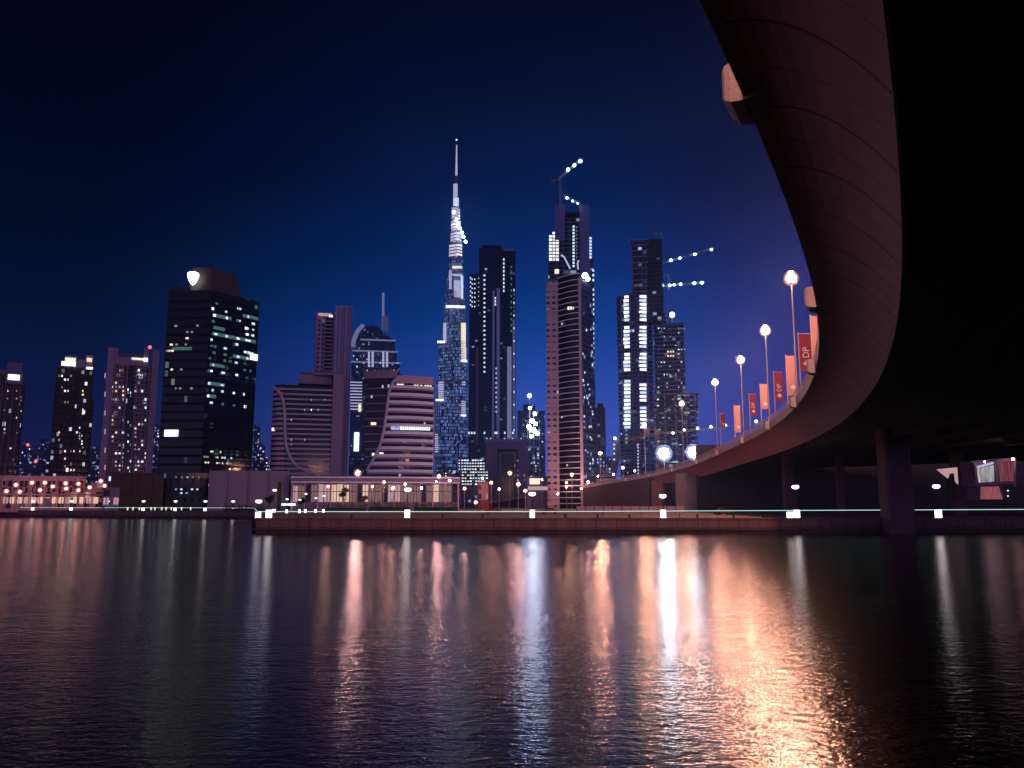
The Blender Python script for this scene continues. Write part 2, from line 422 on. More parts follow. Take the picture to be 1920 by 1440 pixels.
for ss in runs(0, SEND, 1.3):
    c = rp(ss, W+.03, -D+.06); u = (rp(ss, W+1, 0)-rp(ss, W, 0)); ring = []
    for i in range(6):
        t = math.pi*2*i/6; ring.append(c+u*(.045*math.cos(t))+Vector((0, 0, .045*math.sin(t))))
    secs.append(ring)
loft(secs, True, 'edge_trim', 'trim', bridge, True)
BAYS = [s_at_Y(19.2*SC)-9, s_at_Y(19.2*SC), s_at_Y(40.3*SC), s_at_Y(61.*SC), s_at_Y(83*SC), s_at_Y(108*SC), s_at_Y(133*SC), s_at_Y(165*SC)]
BAYS += [BAYS[-1]+34*i for i in (1, 2, 3, 4)]
def strip(a, b, t0, t1, z0, z1, name, mat, st=2.):
    secs = [[rp(ss, t0, z0), rp(ss, t1, z0), rp(ss, t1, z1), rp(ss, t0, z1)] for ss in runs(a, b, st)]
    return loft(secs, True, name, mat, bridge)
BL = 1.7
edges = [0]+[x for b in BAYS for x in (b-BL/2, b+BL/2)]+[TOT-6]
for a, b in zip(edges[0::2], edges[1::2]):
    strip(a+.03, b-.03, -.04, .30, .0, 1.15, 'parapet', 'parapet')
    # railing on the parapet between two bays
    if b < BAYS[1] or a > s_at_Y(420): continue
    m = MB(); P = [rp(ss, .12, 2.05) for ss in runs(a, b, 2.)]; m.path(P, .045, 5); P = [rp(ss, .12, 1.6) for ss in runs(a, b, 2.)]; m.path(P, .03, 4)
    for ss in runs(a, b, 1.5): m.tube(rp(ss, .12, 1.15), rp(ss, .12, 2.1), .05, n=5)
    m.build('railing', M['parapet'], bridge)
for bs in BAYS:
    m = MB(); ring = []
    def sec(t, z0, z1, l0): return [rp(bs-l0/2, t, z0), rp(bs+l0/2, t, z0), rp(bs+l0/2, t, z1), rp(bs-l0/2, t, z1)]
    n = 4; S4 = [sec(.32, -.02, 1.2, BL), sec(-.1, -.10, 1.2, BL), sec(-.42, -.06, 1.2, BL*.98), sec(-.60, .06, 1.16, BL*.88), sec(-.70, .2, 1.08, BL*.66)]
    v = [p for c in S4 for p in c]; fs = []
    for i in range(len(S4)-1):
        for j in range(4): fs.append((i*4+j, i*4+(j+1) % 4, (i+1)*4+(j+1) % 4, (i+1)*4+j))
    fs += [(3, 2, 1, 0), tuple(len(S4)*4-4+j for j in range(4))]
    m.add(v, fs); m.build('parapet_bay', M['parapet'], bridge)
# retaining walls of the descending ramp
secs = []
for ss in runs(SEND-30, TOT-4, 3.):
    w = max(wid(ss), W+1); tl = rp(ss, .02, -.05); tr = rp(ss, w-.1, -.32)
    secs.append([Vector((tl.x, tl.y, G-.4)), Vector((tr.x, tr.y, G-.4)), tr, tl])
loft(secs, True, 'retaining_wall', 'rampwall', bridge)
# piers
def pier(px, py_base, px0, px1, Y, top, mat='pierstone', base=0., z0=G-.3, dep=1.8):
    x0 = pt(px0, 900, Y).x; x1 = pt(px1, 900, Y).x
    r = .35; pl_ = [(x0+r, Y), (x1-r, Y), (x1, Y+r), (x1, Y+dep-r), (x1-r, Y+dep), (x0+r, Y+dep), (x0, Y+dep-r), (x0, Y+r)]
    m = MB().prism(pl_, z0, top)
    if base: m.box(x0-base, Y-base, z0, x1+base, Y+dep+base, z0+1.3)
    return m.build('pier', M[mat], bridge)
sp, _ = s_at_px(1294, 900, 2.); pp = rp(sp, 2.)
Yp = pp.y
pier(0, 0, 1268, 1316, Yp-1, pp.z-1.6, mat='concrete', base=.9, dep=2.2)
pier(0, 0, 1664, 1713, 124, HC+11.8, z0=-2, dep=3.5)
pier(0, 0, 1470, 1492, 196, HC+11.6)
pier(0, 0, 1571, 1586, 190, HC+11.6)
pier(0, 0, 1790, 1812, 176, HC+11.6)
pier(0, 0, 1222, 1246, Yp+30, rp(sp+32, 2).z-2.2)
# abutment wall closing the space beneath the deck
MB().box(57, 246, G-.5, 330, 249, HC+18).build('abutment', M['darkbrown'], bridge)

# lamps on the bridge, one at each bay
def bridge_lamp(h):
    m = []
    a = MB().tube((0, 0, 0), (0, 0, h-.7), .17, .10, 8); a.tube((0, 0, 0), (0, 0, .9), .24, .22, 8); a.tube((0, 0, h-.72), (0, 0, h-.45), .2, .3, 10)
    b = MB().ball((0, 0, h), .60, n=14, k=10); c = MB().tube((0, 0, h+.9), (0, 0, h+1.08), .4, .1, 10)
    return a, b, c
LAMPS = []
lam0 = None
tops = [(1483, 522), (1434, 620), (1388, 675), (1340, 717), (1278, 757), (1208, 797), (1125, 850), (1037, 872)]
spec = [(BAYS[0], 16.), (BAYS[1], 16.), (BAYS[2], 16.), (BAYS[3], 16.)]
for q in tops: spec.append(s_at_px(*q, .55, 88))
print('lamp heights', [round(b, 1) for a, b in spec])
lab = ['tall bridge lamp wholly behind the overhead bridge, closest to the viewer', 'tall bridge lamp behind the overhead bridge edge, globe hidden, above the lone parapet bay', 'tall bridge lamp hidden behind the bridge where its edge turns vertical', 'tall bridge lamp nearest the red flags, its globe hidden by the bridge']
lab += ['largest glowing globe lamp on the bridge, highest in the row of lamps', 'second highest glowing globe lamp on the bridge, left of the largest', 'third highest glowing globe lamp on the bridge curve', 'fourth highest glowing globe lamp, above the white floodlight at the right', 'globe lamp on the bridge in front of the unfinished brown block', 'pinkish globe lamp on the bridge in front of the brightly lit construction tower', 'globe lamp on the ramp right of the curved striped tower', 'globe lamp on the ramp at the foot of the striped curved tower']
for (s_, h), lb in zip(spec, lab):
    p = rp(s_, .6, .36); t = thing('bridge_lamp', lb, 'street lamp', p, 0, 'tall lamps along the bridge edge')
    a, b, c = bridge_lamp(h-.36)
    a.build('pole', M['polemetal'], t); g = MB().ball((0, 0, h-.36), .98, n=20, k=14).build('frosted_globe', M['frost'], t); b.build('lamp_bulb', M['sodium'], g); c.build('lamp_cap', M['darkmetal'], t)  # the larger shell is an added glow imitating the lamp's halo

# banners
def text_mesh(txt, size, mat, name):
    cu = bpy.data.curves.new('t', 'FONT'); cu.body = txt; cu.size = size; cu.extrude = .02; cu.align_x = 'LEFT'; cu.align_y = 'CENTER'
    o = bpy.data.objects.new('t', cu); COL.objects.link(o); bpy.context.view_layer.update()
    me = bpy.data.meshes.new_from_object(o.evaluated_get(bpy.context.evaluated_depsgraph_get())); me.name = name
    bpy.data.objects.remove(o); me.materials.clear(); me.materials.append(M[mat]); return me
flags = [(1350, 775, 800, 9, 'r', 0), (1376, 760, 812, 11, 'p', 0), (1404, 738, 781, 12, 'r', 0), (1425, 720, 768, 14, 'p', 0), (1450, 697, 755, 16, 'r', 1), (1473, 667, 745, 19, 'p', 1), (1496, 625, 702, 23, 'r', 1), (1519, 592, 690, 16, 'p', 1)]
fl_lab = ['tiny dark red banner on a pole, farthest of the row along the bridge', 'narrow orange lit banner left of the third highest bridge lamp pole', 'narrow dark red banner between the second and third highest bridge lamps', 'orange lit banner in front of the second highest bridge lamp pole', 'red banner with diamond and DP lettering, right of the orange lit one', 'wide peach banner on the pole of the largest bridge lamp', 'largest dark red banner with white DP lettering and diamond', 'pink banner with a white diamond squeezed against the bridge edge']
for (px, y0, y1, wpx, kind, txt), lb in zip(flags, fl_lab):
    tt = .9
    s_, ht = s_at_px(px, y0, tt, 60); p = rp(s_, tt, .36); _, hb = s_at_px(px, y1, tt, 60)
    dist = p.y; w = wpx*dist/F; ht -= .36; hb -= .36
    hb = max(hb, 1.6)
    t = thing('banner', lb, 'banner', p, 0, 'banners along the bridge parapet')
    MB().tube((0, 0, 0), (0, 0, ht+.1), .09, .07, 7).tube((0, 0, ht-.05), (w+.1, 0, ht-.05), .04, n=5).build('pole', M['parapet'], t)
    m = MB(); nx, nz = 6, 10
    def cv(i, j): u = i/nx; return (.1+u*w, .05*math.sin(u*5+j*.5)*u, hb+(ht-.1-hb)*j/nz)
    vv = [cv(i, j) for j in range(nz+1) for i in range(nx+1)]; m.add(vv, [(j*(nx+1)+i, j*(nx+1)+i+1, (j+1)*(nx+1)+i+1, (j+1)*(nx+1)+i) for j in range(nz) for i in range(nx)], 0, True)
    cl = m.build('cloth', M['bannerred' if kind == 'r' else 'bannerpeach'], t)
    H = ht-hb; dm = min(w*.3, 1.0); zc = hb+H*.2; xc = .1+w*.52
    MB().prism([(xc-dm, 0), (xc+dm, 0), (xc+dm, .03), (xc-dm, .03)], -.01, .01)
    d = MB(); d.add([(xc-dm, -.10, zc), (xc, -.10, zc-dm), (xc+dm, -.10, zc), (xc, -.10, zc+dm), (xc-dm, -.07, zc), (xc, -.07, zc-dm), (xc+dm, -.07, zc), (xc, -.07, zc+dm)], [(0, 1, 2, 3), (7, 6, 5, 4), (0, 4, 5, 1), (1, 5, 6, 2), (2, 6, 7, 3), (3, 7, 4, 0)])
    d.build('diamond_emblem', M['white'], t)
    if kind == 'r' and wpx > 10:
        me = text_mesh('DP', w*.75, 'white', 'lettering'); link('lettering', me, t, (xc, -.09, zc+dm*1.5), rot=(math.pi/2, -math.pi/2, 0))
# ------------------------------------------------------------------ buildings
def fm(name, *a, **k): M[name] = facade(name, *a, **k); return name
# far left pair and the pink framed tower
fm('f_brown', (.13, .085, .08), (.012, .012, .016), 2.2, 3.4, .62, .6, .05, mix=.3, es=1.2)
fm('f_brown2', (.12, .07, .07), (.012, .010, .014), 2.0, 3.3, .66, .62, .09, warm=(1, .72, .5), mix=.35, es=1.5)
fm('f_pink', (.42, .25, .30), (.014, .012, .016), 2.6, 3.3, .7, .68, .12, warm=(1, .74, .55), mix=.25, es=1.3)
fm('f_teal', (.02, .028, .032), (.012, .022, .026), 1.6, 3.9, .93, .62, .02, warm=(.55, .9, .85), cool=(.2, .6, .55), mix=.6, es=.22, floorbias=.55, grough=.08)
fm('f_navy', (.018, .018, .028), (.010, .012, .020), 1.6, 3.9, .93, .7, .015, warm=(.9, .8, .75), cool=(.5, .9, .85), mix=.4, es=.35, grough=.08)
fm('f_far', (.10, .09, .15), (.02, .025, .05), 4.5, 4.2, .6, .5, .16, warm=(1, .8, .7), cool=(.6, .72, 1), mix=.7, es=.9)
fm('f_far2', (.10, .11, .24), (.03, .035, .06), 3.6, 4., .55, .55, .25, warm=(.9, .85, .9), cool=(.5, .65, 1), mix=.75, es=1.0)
fm('f_lav', (.40, .32, .44), (.03, .03, .05), 3.2, 3.6, .5, .55, .03, es=.7)
fm('f_burj', (.14, .16, .24), (.035, .05, .10), 3.2, 7.6, .8, .72, .75, warm=(.5, .55, .95), cool=(.24, .40, 1), mix=.85, es=.55, ilo=.3)
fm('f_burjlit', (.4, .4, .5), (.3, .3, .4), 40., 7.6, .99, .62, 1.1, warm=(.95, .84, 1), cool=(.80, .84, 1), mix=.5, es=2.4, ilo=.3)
fm('f_dark', (.03, .045, .11), (.014, .02, .04), 4., 3.9, .8, .6, .03, es=.5, cool=(.6, .8, 1), mix=.9)
fm('f_glassblue', (.06, .09, .16), (.02, .04, .09), 2.2, 2.9, .8, .62, .10, warm=(.8, .8, 1), cool=(.4, .6, 1), mix=.8, es=.55)
fm('f_constr', (.09, .10, .22), (.012, .014, .03), 5.5, 3.8, .86, .70, .10, warm=(.8, .85, 1), cool=(.55, .7, 1), mix=.8, es=.8)
fm('f_constr2', (.06, .08, .18), (.012, .016, .035), 4.2, 3.8, .72, .66, .13, warm=(.9, .9, 1), cool=(.6, .75, 1), mix=.8, es=.9)
fm('f_brownconstr', (.25, .15, .13), (.02, .018, .03), 5., 4.2, .85, .74, .08, warm=(1, .8, .6), mix=.5, es=.6)
fm('f_arcade', (.75, .38, .36), (.06, .03, .04), 4.0, 3.7, .52, .58, .18, warm=(1, .62, .45), cool=(1, .5, .45), mix=.4, es=.6)
fm('f_glassh', (.02, .018, .028), (.010, .010, .016), 2.6, 50., .94, .99, .0, grough=.1)

b = B('residential_tower', 'brown tower cut by the left edge of the picture with a white roof sign', 'tower', 12, 800, 480)
b.box('tower_body', 'f_brown', -60, 700, 38, 890, 0, 26, True)
b.box('roof_house', 'purple', 13, 680, 42, 700, 2, 20); b.box('roof_crown', 'purple', -60, 690, 13, 700, 1, 22)
b.box('sign_box', 'purple', 10, 700, 44, 720, -1, .2)
b.pane('sign_panel', 'sign', 15, 703, 37, 713, -1.1, .3)
for x in (-4, 5, 17, 30): b.box('wall_fin', 'purple', x, 722, x+2, 890, -.7, .1, True)
b.box('side_wing', 'f_brown', 33, 722, 41, 890, 4, 22, True)
b.scatter(12, 0, 715, 34, 880, ['w_warm', 'w_dim', 'w_warm'], 5, 7, 3, 3)
b.scatter(4, 35, 735, 41, 800, ['w_cool'], 3, 6, 2, 3)

b = B('residential_tower', 'brown tower with white lit crown and scattered warm windows, left of the pink one', 'tower', 137, 790, 520)
b.box('tower_body', 'f_brown2', 98, 690, 168, 890, 0, 26, True)
b.box('corner_bay', 'f_brown2', 106, 686, 131, 890, -1.6, .1, True); b.box('corner_bay', 'f_brown2', 141, 692, 158, 890, -1.4, .1, True)
b.box('side_wing', 'f_brown2', 160, 680, 175, 752, 6, 20); b.box('side_wing', 'f_brown2', 158, 752, 171, 890, 6.2, 20, True)
b.box('roof_crown', 'pinkstone', 121, 668, 143, 690, 2, 14); b.box('roof_crown', 'purple', 143, 674, 162, 690, 3, 14)
b.box('roof_post', 'pinkstone', 161, 666, 174, 684, 5, 16)
b.pane('crown_light', 'w_white', 115, 679, 142, 687, -1.9, .4); b.pane('crown_light', 'w_cream', 122, 670, 142, 678, 1.7, .4)
b.pane('sign_panel', 'sign', 162, 686, 174, 694, 4.6, .5); b.pane('crown_light', 'w_warm', 163, 669, 173, 676, 4.6, .4)
b.scatter(26, 108, 702, 158, 885, ['w_warm', 'w_cream', 'w_warm', 'w_white'], 5.5, 7, 3.2, 3.4, -1.8)
b.scatter(7, 147, 800, 160, 835, ['w_warm', 'w_white'], 4, 5, 2.2, 3, -1.6)
b.scatter(6, 160, 715, 173, 750, ['w_dim', 'w_warm'], 5, 6, 2.5, 3, 5.8)

b = B('residential_tower', 'pink framed tower with two tall side piers, a notched roof and rows of balconies', 'tower', 243, 780, 450)
b.box('tower_body', 'f_pink', 203, 684, 283, 890, 1, 26, True)
b.box('side_pier', 'pinkstone', 193, 652, 206, 925, -.6, 20, True); b.box('side_pier', 'pinkstone', 279, 655, 292, 890, -.6, 20, True)
b.box('roof_crown', 'pinkstone', 206, 670, 279, 685, .2, 18); b.box('roof_horn', 'pinkstone', 206, 652, 222, 670, .3, 10)
b.box('roof_horn', 'pinkstone', 270, 653, 279, 670, .3, 10); b.box('roof_parapet', 'purple', 222, 664, 270, 670, 3, 8)
b.box('glass_strip', 'navyglass', 236, 685, 249, 890, .3, 1.1, True)
for x in (207, 216, 224, 232, 250, 258, 266, 274): b.box('facade_fin', 'pinkstone', x, 686, x+1.6, 890, .1, 1.05, True)
for i in range(26):
    y = 690+i*7.7
    for x0, x1 in ((207, 234), (250, 276)): b.box('balcony_slab', 'pinkstone', x0, y, x1, y+1.5, -.4, .95)
b.scatter(34, 208, 690, 234, 885, ['w_warm', 'w_warm', 'w_cream', 'w_white'], 6, 7.7, 3.6, 3.4, .8)
b.scatter(30, 251, 690, 276, 885, ['w_warm', 'w_dim', 'w_cream', 'w_white'], 6, 7.7, 3.6, 3.4, .8, seed=4)
b.scatter(12, 238, 715, 247, 880, ['w_cool', 'w_cool', 'w_white'], 4, 6, 3, 4, .1)
b.pane('crown_light', 'w_cream', 247, 671, 274, 675, .0, .3); b.pane('crown_light', 'w_white', 269, 671, 277, 678, -.1, .3)
b.lamp('aviation_lamp', 'redlamp', 281, 651, .9, 4)
for y in (700, 735, 770, 805, 840, 872): b.pane('pier_light', 'w_shop2', 196, y, 198, y+9, -.7, .2)

# dark glass tower seen on its corner
b = B('glass_tower', 'black glass office tower with a glowing white shield emblem at its roof', 'tower', 385, 740, 380)
cx, _ = b.L(385, 740)
wl = (385-312)/F*380/.87*.93; wr = (477-385)/F*380*1.14
tl, tr = R(24), R(34)
PL = Vector((-wl*math.cos(tl), wl*math.sin(tl))); PR = Vector((wr*math.cos(tr), wr*math.sin(tr)))
def ply(c0, c1, r0, r1):  # sub-footprint in fractions of both faces
    f = lambda a, c: tuple(PL*a+PR*c)
    return [f(c0, r0), f(c0, r1), f(c1, r1), f(c1, r0)]
ztop = b.L(385, 543)[1]; zc = b.L(385, 497)[1]
mL = MB(); mL.quad((*PL, -.5), (0, 0, -.5), (0, 0, ztop), (*PL, ztop)); mL.build('left_facade', M['f_navy'], b.root)
mR = MB(); mR.quad((0, 0, -.5), (*PR, -.5), (*PR, ztop), (0, 0, ztop)); mR.build('right_facade', M['f_teal'], b.root)
MB().prism(ply(.995, .012, .012, .995), -.5, ztop-.1).build('tower_core', M['navyglass'], b.root)
MB().prism(ply(1., .55, 0, .55), ztop, ztop+2.).build('roof_parapet', M['navyglass'], b.root)
cr = ply(.60, .04, .04, .66); ct = [tuple(Vector(p)*.78+Vector((-.6, 2.4))) for p in cr]
MB().prism(cr, ztop, zc, top=ct).build('roof_crown', M['darkbrown'], b.root)
# floors as thin spandrel ledges on the right face
for i in range(31):
    z = 8+i*(ztop-10)/31
    if z > ztop-3: continue
    n = Vector((PR.y, -PR.x)).normalized(); a = n*.25; 
    MB().prism([tuple(PR*.02+a), tuple(PR*.99+a), tuple(PR*.99), tuple(PR*.02)], z, z+.9).build('spandrel', M['navyglass'], b.root)
rd = random.Random(5); dR = PR.normalized(); nR = Vector((PR.y, -PR.x)).normalized(); dL = PL.normalized(); nL = Vector((-PL.y, PL.x)).normalized()
if nL.y > 0: nL = -nL
def facepane(d, nrm, u, z, w, h, mat, name='lit_window', off=.3):
    p = d*u+nrm*off; return link(name, unit(mat), b.root, (p.x, p.y, z), (w, .25, h), (0, 0, math.atan2(d.y, d.x)))
fh = (ztop-10)/31
for k in range(74):
    i = rd.choice([29, 28, 27, 27, 26, 25, 24, 24, 23, 22, 21, 20, 19, 18, 16, 15, 14, 13]); u = rd.choice([.05, .09, .12, .3, .33, .55, .58, .75, .8, .88])*wr+rd.uniform(-.4, .4)
    facepane(dR, nR, u, 8+i*fh+2.1, rd.uniform(.7, 1.5), rd.uniform(.7, 1.2), rd.choice(['w_cool', 'w_white', 'w_teal', 'w_cool']))
for i, u0, u1 in ((28, .66, .98), (27, .1, .42), (24, .06, .95), (24, .2, .5), (21, .5, .8), (19, .05, .3), (25, .08, .3), (16, .04, .36), (14, .05, .2)):
    facepane(dR, nR, (u0+u1)/2*wr, 8+i*fh+2.2, (u1-u0)*wr, 1.5, 'w_teal', 'lit_floor', .2)
for k in range(46):
    u = rd.uniform(0., .6)*wr; z = 8+rd.choice([0, 1, 2, 3, 4, 5, 6, 7])*2.5
    facepane(dR, nR, u, z, rd.uniform(.5, .9), rd.uniform(.6, .9), rd.choice(['w_warm', 'w_cream', 'w_dim', 'w_cool']))
for k in range(16):
    u = rd.uniform(.25, .95)*wl; z = rd.choice([24, 25, 26, 27, 28, 21, 18, 14])*fh+2
    facepane(dL, nL, u, z, rd.uniform(.6, 1.4), .8, rd.choice(['w_dim', 'w_cream', 'w_dim']))
facepane(dL, nL, .6*wl, 24*fh+3, .45*wl, 1.4, 'w_teal', 'lit_floor', .2)
facepane(dL, nL, .72*wl, b.L(333, 814)[1]+.8, 6.2, 2.9, 'sign', 'sign_panel', .5)
facepane(dR, nR, .92*wr, b.L(473, 672)[1]+3, 4.2, 3.0, 'sign', 'sign_panel', .5)
# the shield
sx, sz = b.L(362, 519); ol = [(-.95, .9), (-.45, 1.12), (0, 1.2), (.45, 1.12), (.95, .9), (1., .45), (.9, -.05), (.62, -.7), (.3, -1.15), (0, -1.42), (-.3, -1.15), (-.62, -.7), (-.9, -.05), (-1., .45)]
def shieldmesh(k, y0, y1):
    m = MB(); n = len(ol); m.add([(x*k, y0, z*k) for x, z in ol]+[(x*k, y1, z*k) for x, z in ol], [tuple(range(n)), tuple(range(2*n-1, n-1, -1))]+[(i, n+i, n+(i+1) % n, (i+1) % n) for i in range(n)]); return m
em = shieldmesh(2.45, 0, .5).build('shield_emblem', M['shield'], b.root, loc=(sx, 1.5, sz))
m = MB()
for sgn in (-1, 1): m.path([(sgn*1.1, -.06, 1.3), (sgn*1.25, -.06, .2), (sgn*.55, -.06, -1.3)], .10, 5)
m.build('emblem_line', M['hoard'], em)
# podium of the tower
b2 = B('podium_block', 'dark navy podium at the foot of the black glass tower with small blue lights', 'building', 345, 915, 340)
b2.box('wall', 'navyglass', 306, 886, 390, 950, 0, 16, True)
for x in (306, 318, 332, 346, 360, 375, 387): b2.box('column', 'f_navy', x, 888, x+3.5, 950, -.8, -.05, True)
b2.scatter(5, 325, 890, 378, 900, ['w_dim', 'w_lav'], 10, 8, 3.2, 2.6, -.9); b2.scatter(6, 325, 914, 385, 928, ['w_blue', 'w_lav', 'w_cool'], 9, 6, 4, 3, -.9)

# tall lavender slab tower
b = B('residential_tower', 'tall lavender slab tower standing between the two striped hotels', 'tower', 622, 740, 620)
b.box('left_slab', 'f_lav', 588, 586, 627, 900, 2, 24, True); b.box('right_slab', 'pale', 624, 573, 656, 900, 0, 22, True)
b.box('window_column', 'navyglass', 609, 590, 624, 700, 1.2, 2.1)
for x in (629, 636, 641, 648, 653): b.box('facade_fin', 'hoard', x, 575, x+2, 900, -.9, .1, True)
for i in range(15): b.box('balcony_slab', 'pinkstone', 608, 594+i*7.2, 625, 595.6+i*7.2, .6, 1.4)
b.box('lower_block', 'purple', 566, 700, 641, 900, -10, 1.9, True); b.box('roof_parapet', 'hoard', 563, 698, 643, 702, -11, 2.5)
b.pane('crown_light', 'w_shop2', 597, 587, 622, 592, .8, 1.); b.pane('crown_light', 'w_white', 617, 591, 624, 594, .3, .6)
for i in range(30): b.box('balcony_slab', 'hoard', 589, 592+i*3.8, 593, 593.2+i*3.8, .7, 2.1)

# striped hotel, left of the pair
b = B('striped_hotel', 'dark striped hotel with a curved rib down its left end', 'hotel', 572, 810, 335)
x0, _ = b.L(508, 810); x1, _ = b.L(641, 810); xe = b.L(530, 810)[0]
def foot(off=0., d=0.):
    p = []
    for i in range(7):
        t = i/6*math.pi/2; p.append((xe-(xe-x0+off)*math.sin(math.pi/2-t)*1.0, 7-(7+off)*math.sin(t)))
    xr = b.L(622, 810)[0]; p += [(xr+off, -off), (xr+off, 20), (x0-off, 20)]
    return p
zt = b.L(560, 722)[1]
MB().prism(foot(), -.5, zt).build('glass_body', M['f_glassh'], b.root)
for i in range(19):
    y = 730+i*9.3; z = b.L(560, y)[1]
    c = foot(.35); xl = b.L(532, y)[0]
    pin = [q for q in c if q[0] < xl][:-1]+[(xl, -.35), (xl, .2)]
    left = [q for q in c[:7] if q[0] < xl]; MB().prism(left+[(xl, -.35), (xl, 1), (x0+2, 9)], z-.5, z+.55).build('floor_band', M['pinkstone'], b.root)
    xr = b.L(623, 810)[0]
    MB().box(xl+.06, -.25, z-.32, xr, .3, z+.34).build('floor_band', M['banddim'], b.root)
b.box('stair_core', 'purple', 622, 702, 641, 905, -1, 18, True)
b.box('roof_screen', 'hoard', 560, 703, 622, 720, 6, 18); b.box('roof_screen', 'purple', 590, 699, 643, 703, 2, 18); b.box('end_screen', 'pinkstone', 512, 725, 528, 733, 2, 9)
b.tube('curved_rib', 'pale', [(519, 730), (526, 738), (531, 752), (534, 775), (534, 800), (535, 825), (538, 843), (545, 860), (557, 874), (575, 884), (600, 891)], .55, -.7)
b.pane('sign_panel', 'w_cream', 509, 801, 524, 807, 2.6, 1.6)
b.scatter(9, 540, 745, 615, 885, ['w_lav', 'w_dim', 'w_white'], 12, 9.3, 2.6, 3.5, -.1)

# striped hotel, right of the pair
b = B('striped_hotel', 'pale striped hotel with an S shaped edge and a white lit floor across its middle', 'hotel', 747, 800, 325)
CUR = [(746, 708), (737, 716), (730, 732), (727, 752), (724, 778), (720, 805), (714, 830), (706, 850), (697, 866), (688, 882)]
def curx(y): return float(np.interp(y, [c[1] for c in CUR], [c[0] for c in CUR]))
hx0, hx1 = b.L(684, 800)[0], b.L(812.5, 800)[0]
def bow(x, off=0.): u = (x-(hx0+hx1)/2)/((hx1-hx0)/2); return 3.6*u*u*(1 if u < 0 else 1)-off
def arcpoly(xa, xb, o0, o1, n=12):
    xs = [xa+(xb-xa)*i/n for i in range(n+1)]; return [(x, bow(x, o0)) for x in xs]+[(x, bow(x, o1)) for x in xs[::-1]]
def bowband(name, mat, xa, ya, xb, yb, o0, o1=-.3):
    a, z0, c, z1 = b.rect(xa, ya, xb, yb); return MB().prism(arcpoly(a, min(c, hx1+.3), o0, o1), z0, z1).build(name, M[mat], b.root)
fr = arcpoly(hx0, hx1, 0, 0)[:13]; MB().prism(fr+[(hx1, 24), (hx0, 24)], -.5, b.L(747, 706)[1]).build('glass_body', M['f_glassh'], b.root)
bowband('roof_screen', 'purple', 682, 694, 745, 708, .4, -16); bowband('roof_parapet', 'pinkstone', 742, 705, 813, 719, .8, -12)
for i in range(13):
    y = 722+i*14.3
    xs = curx(y+3); bowband('floor_band', 'band', max(686, xs), y+1, 813.5, y+6.5, .9); bowband('floor_band', 'banddim', max(686, xs), y+7.6, 813, y+9.2, .6)
    if xs > 690: bowband('floor_band', 'purple', 684, y+4, xs-1, y+6., .35)
b.tube('curved_rib', 'pale', [(x, y, bow(b.L(x, y)[0], 1.0)) for x, y in CUR], .6)
b.box('corner_strip', 'purple', 811, 720, 814, 905, 3.2, 20, True)
for x in (722, 734): b.tube('railing', 'darkmetal', [(x, 700, 4), (x, 690, 4)], .1)
b.pane('lit_floor', 'w_lav', 733, 799.5, 748, 806, bow(b.L(740, 800)[0], .35), .5)
for i in range(15): b.pane('lit_window', 'w_white' if i > 0 else 'w_blue', 746+i*4.1, 800, 749.2+i*4.1, 806, bow(b.L(748+i*4.1, 800)[0], .4), .4)
for x in (776, 781, 788, 796, 801, 806): b.pane('lit_window', 'w_cream', x, 721, x+4, 725.5, bow(b.L(x+2, 723)[0], .25), .4)
b.pane('lit_window', 'w_cream', 744, 720, 757, 725, bow(b.L(750, 723)[0], .25), .4)
for x, y, w in ((695, 791, 12), (697, 849, 14), (711, 848, 8)): b.pane('lit_window', 'w_cream', x, y, x+w, y+5, bow(b.L(x+4, y)[0], .25), .5)
for x, y in ((795, 791), (757, 826), (695, 740), (716, 722), (727, 721), (700, 880), (748, 889)): b.pane('lit_window', 'w_lav', x, y, x+3, y+5, bow(b.L(x+4, y)[0], .25), .5)

# podium with shops under both hotels
b = B('hotel_podium', 'low podium with brightly lit peach shopfronts beneath the striped hotels', 'building', 730, 920, 300)
b.box('wall', 'purple', 545, 893, 858, 945, 0, 10, True)
for y in (894, 903): b.box('canopy_slab', 'band', 545, y, 862, y+2.6, -2.2, -.02)
b.box('fascia', 'purple', 545, 898, 862, 902, -1.0, -.02)
rd = random.Random(3)
for i in range(26):
    xa = 548+i*12; w = 10.2
    if 588 < xa < 620: mt = 'w_shop2'
    else: mt = rd.choice(['w_shop', 'w_shop2', 'w_shopdim', 'w_shopdim', 'navyglass', 'w_shopdim'])
    if 618 < xa < 655: mt = 'w_shop'  # glowing panes here stand in for a wall lit peach
    if 656 < xa < 676 or 708 < xa < 720: mt = 'navyglass'
    y0 = 908+rd.choice([0, 1, 3]); b.pane('shop_window', mt, xa, y0, xa+w, 941, -.05, .3)
    if rd.random() < .8: b.pane('window_bar', 'darkbrown', xa+w*.45, y0, xa+w*.53, 941, -.18, .2)
    b.pane('window_bar', 'darkbrown', xa, 921, xa+w, 922.2, -.19, .2)
for i in range(14): b.box('column', 'pinkstone', 546+i*24, 905, 549+i*24, 945, -2.0, -.3, True)
b.pane('shop_sign', 'w_white', 530, 944, 556, 948, -3, .4)

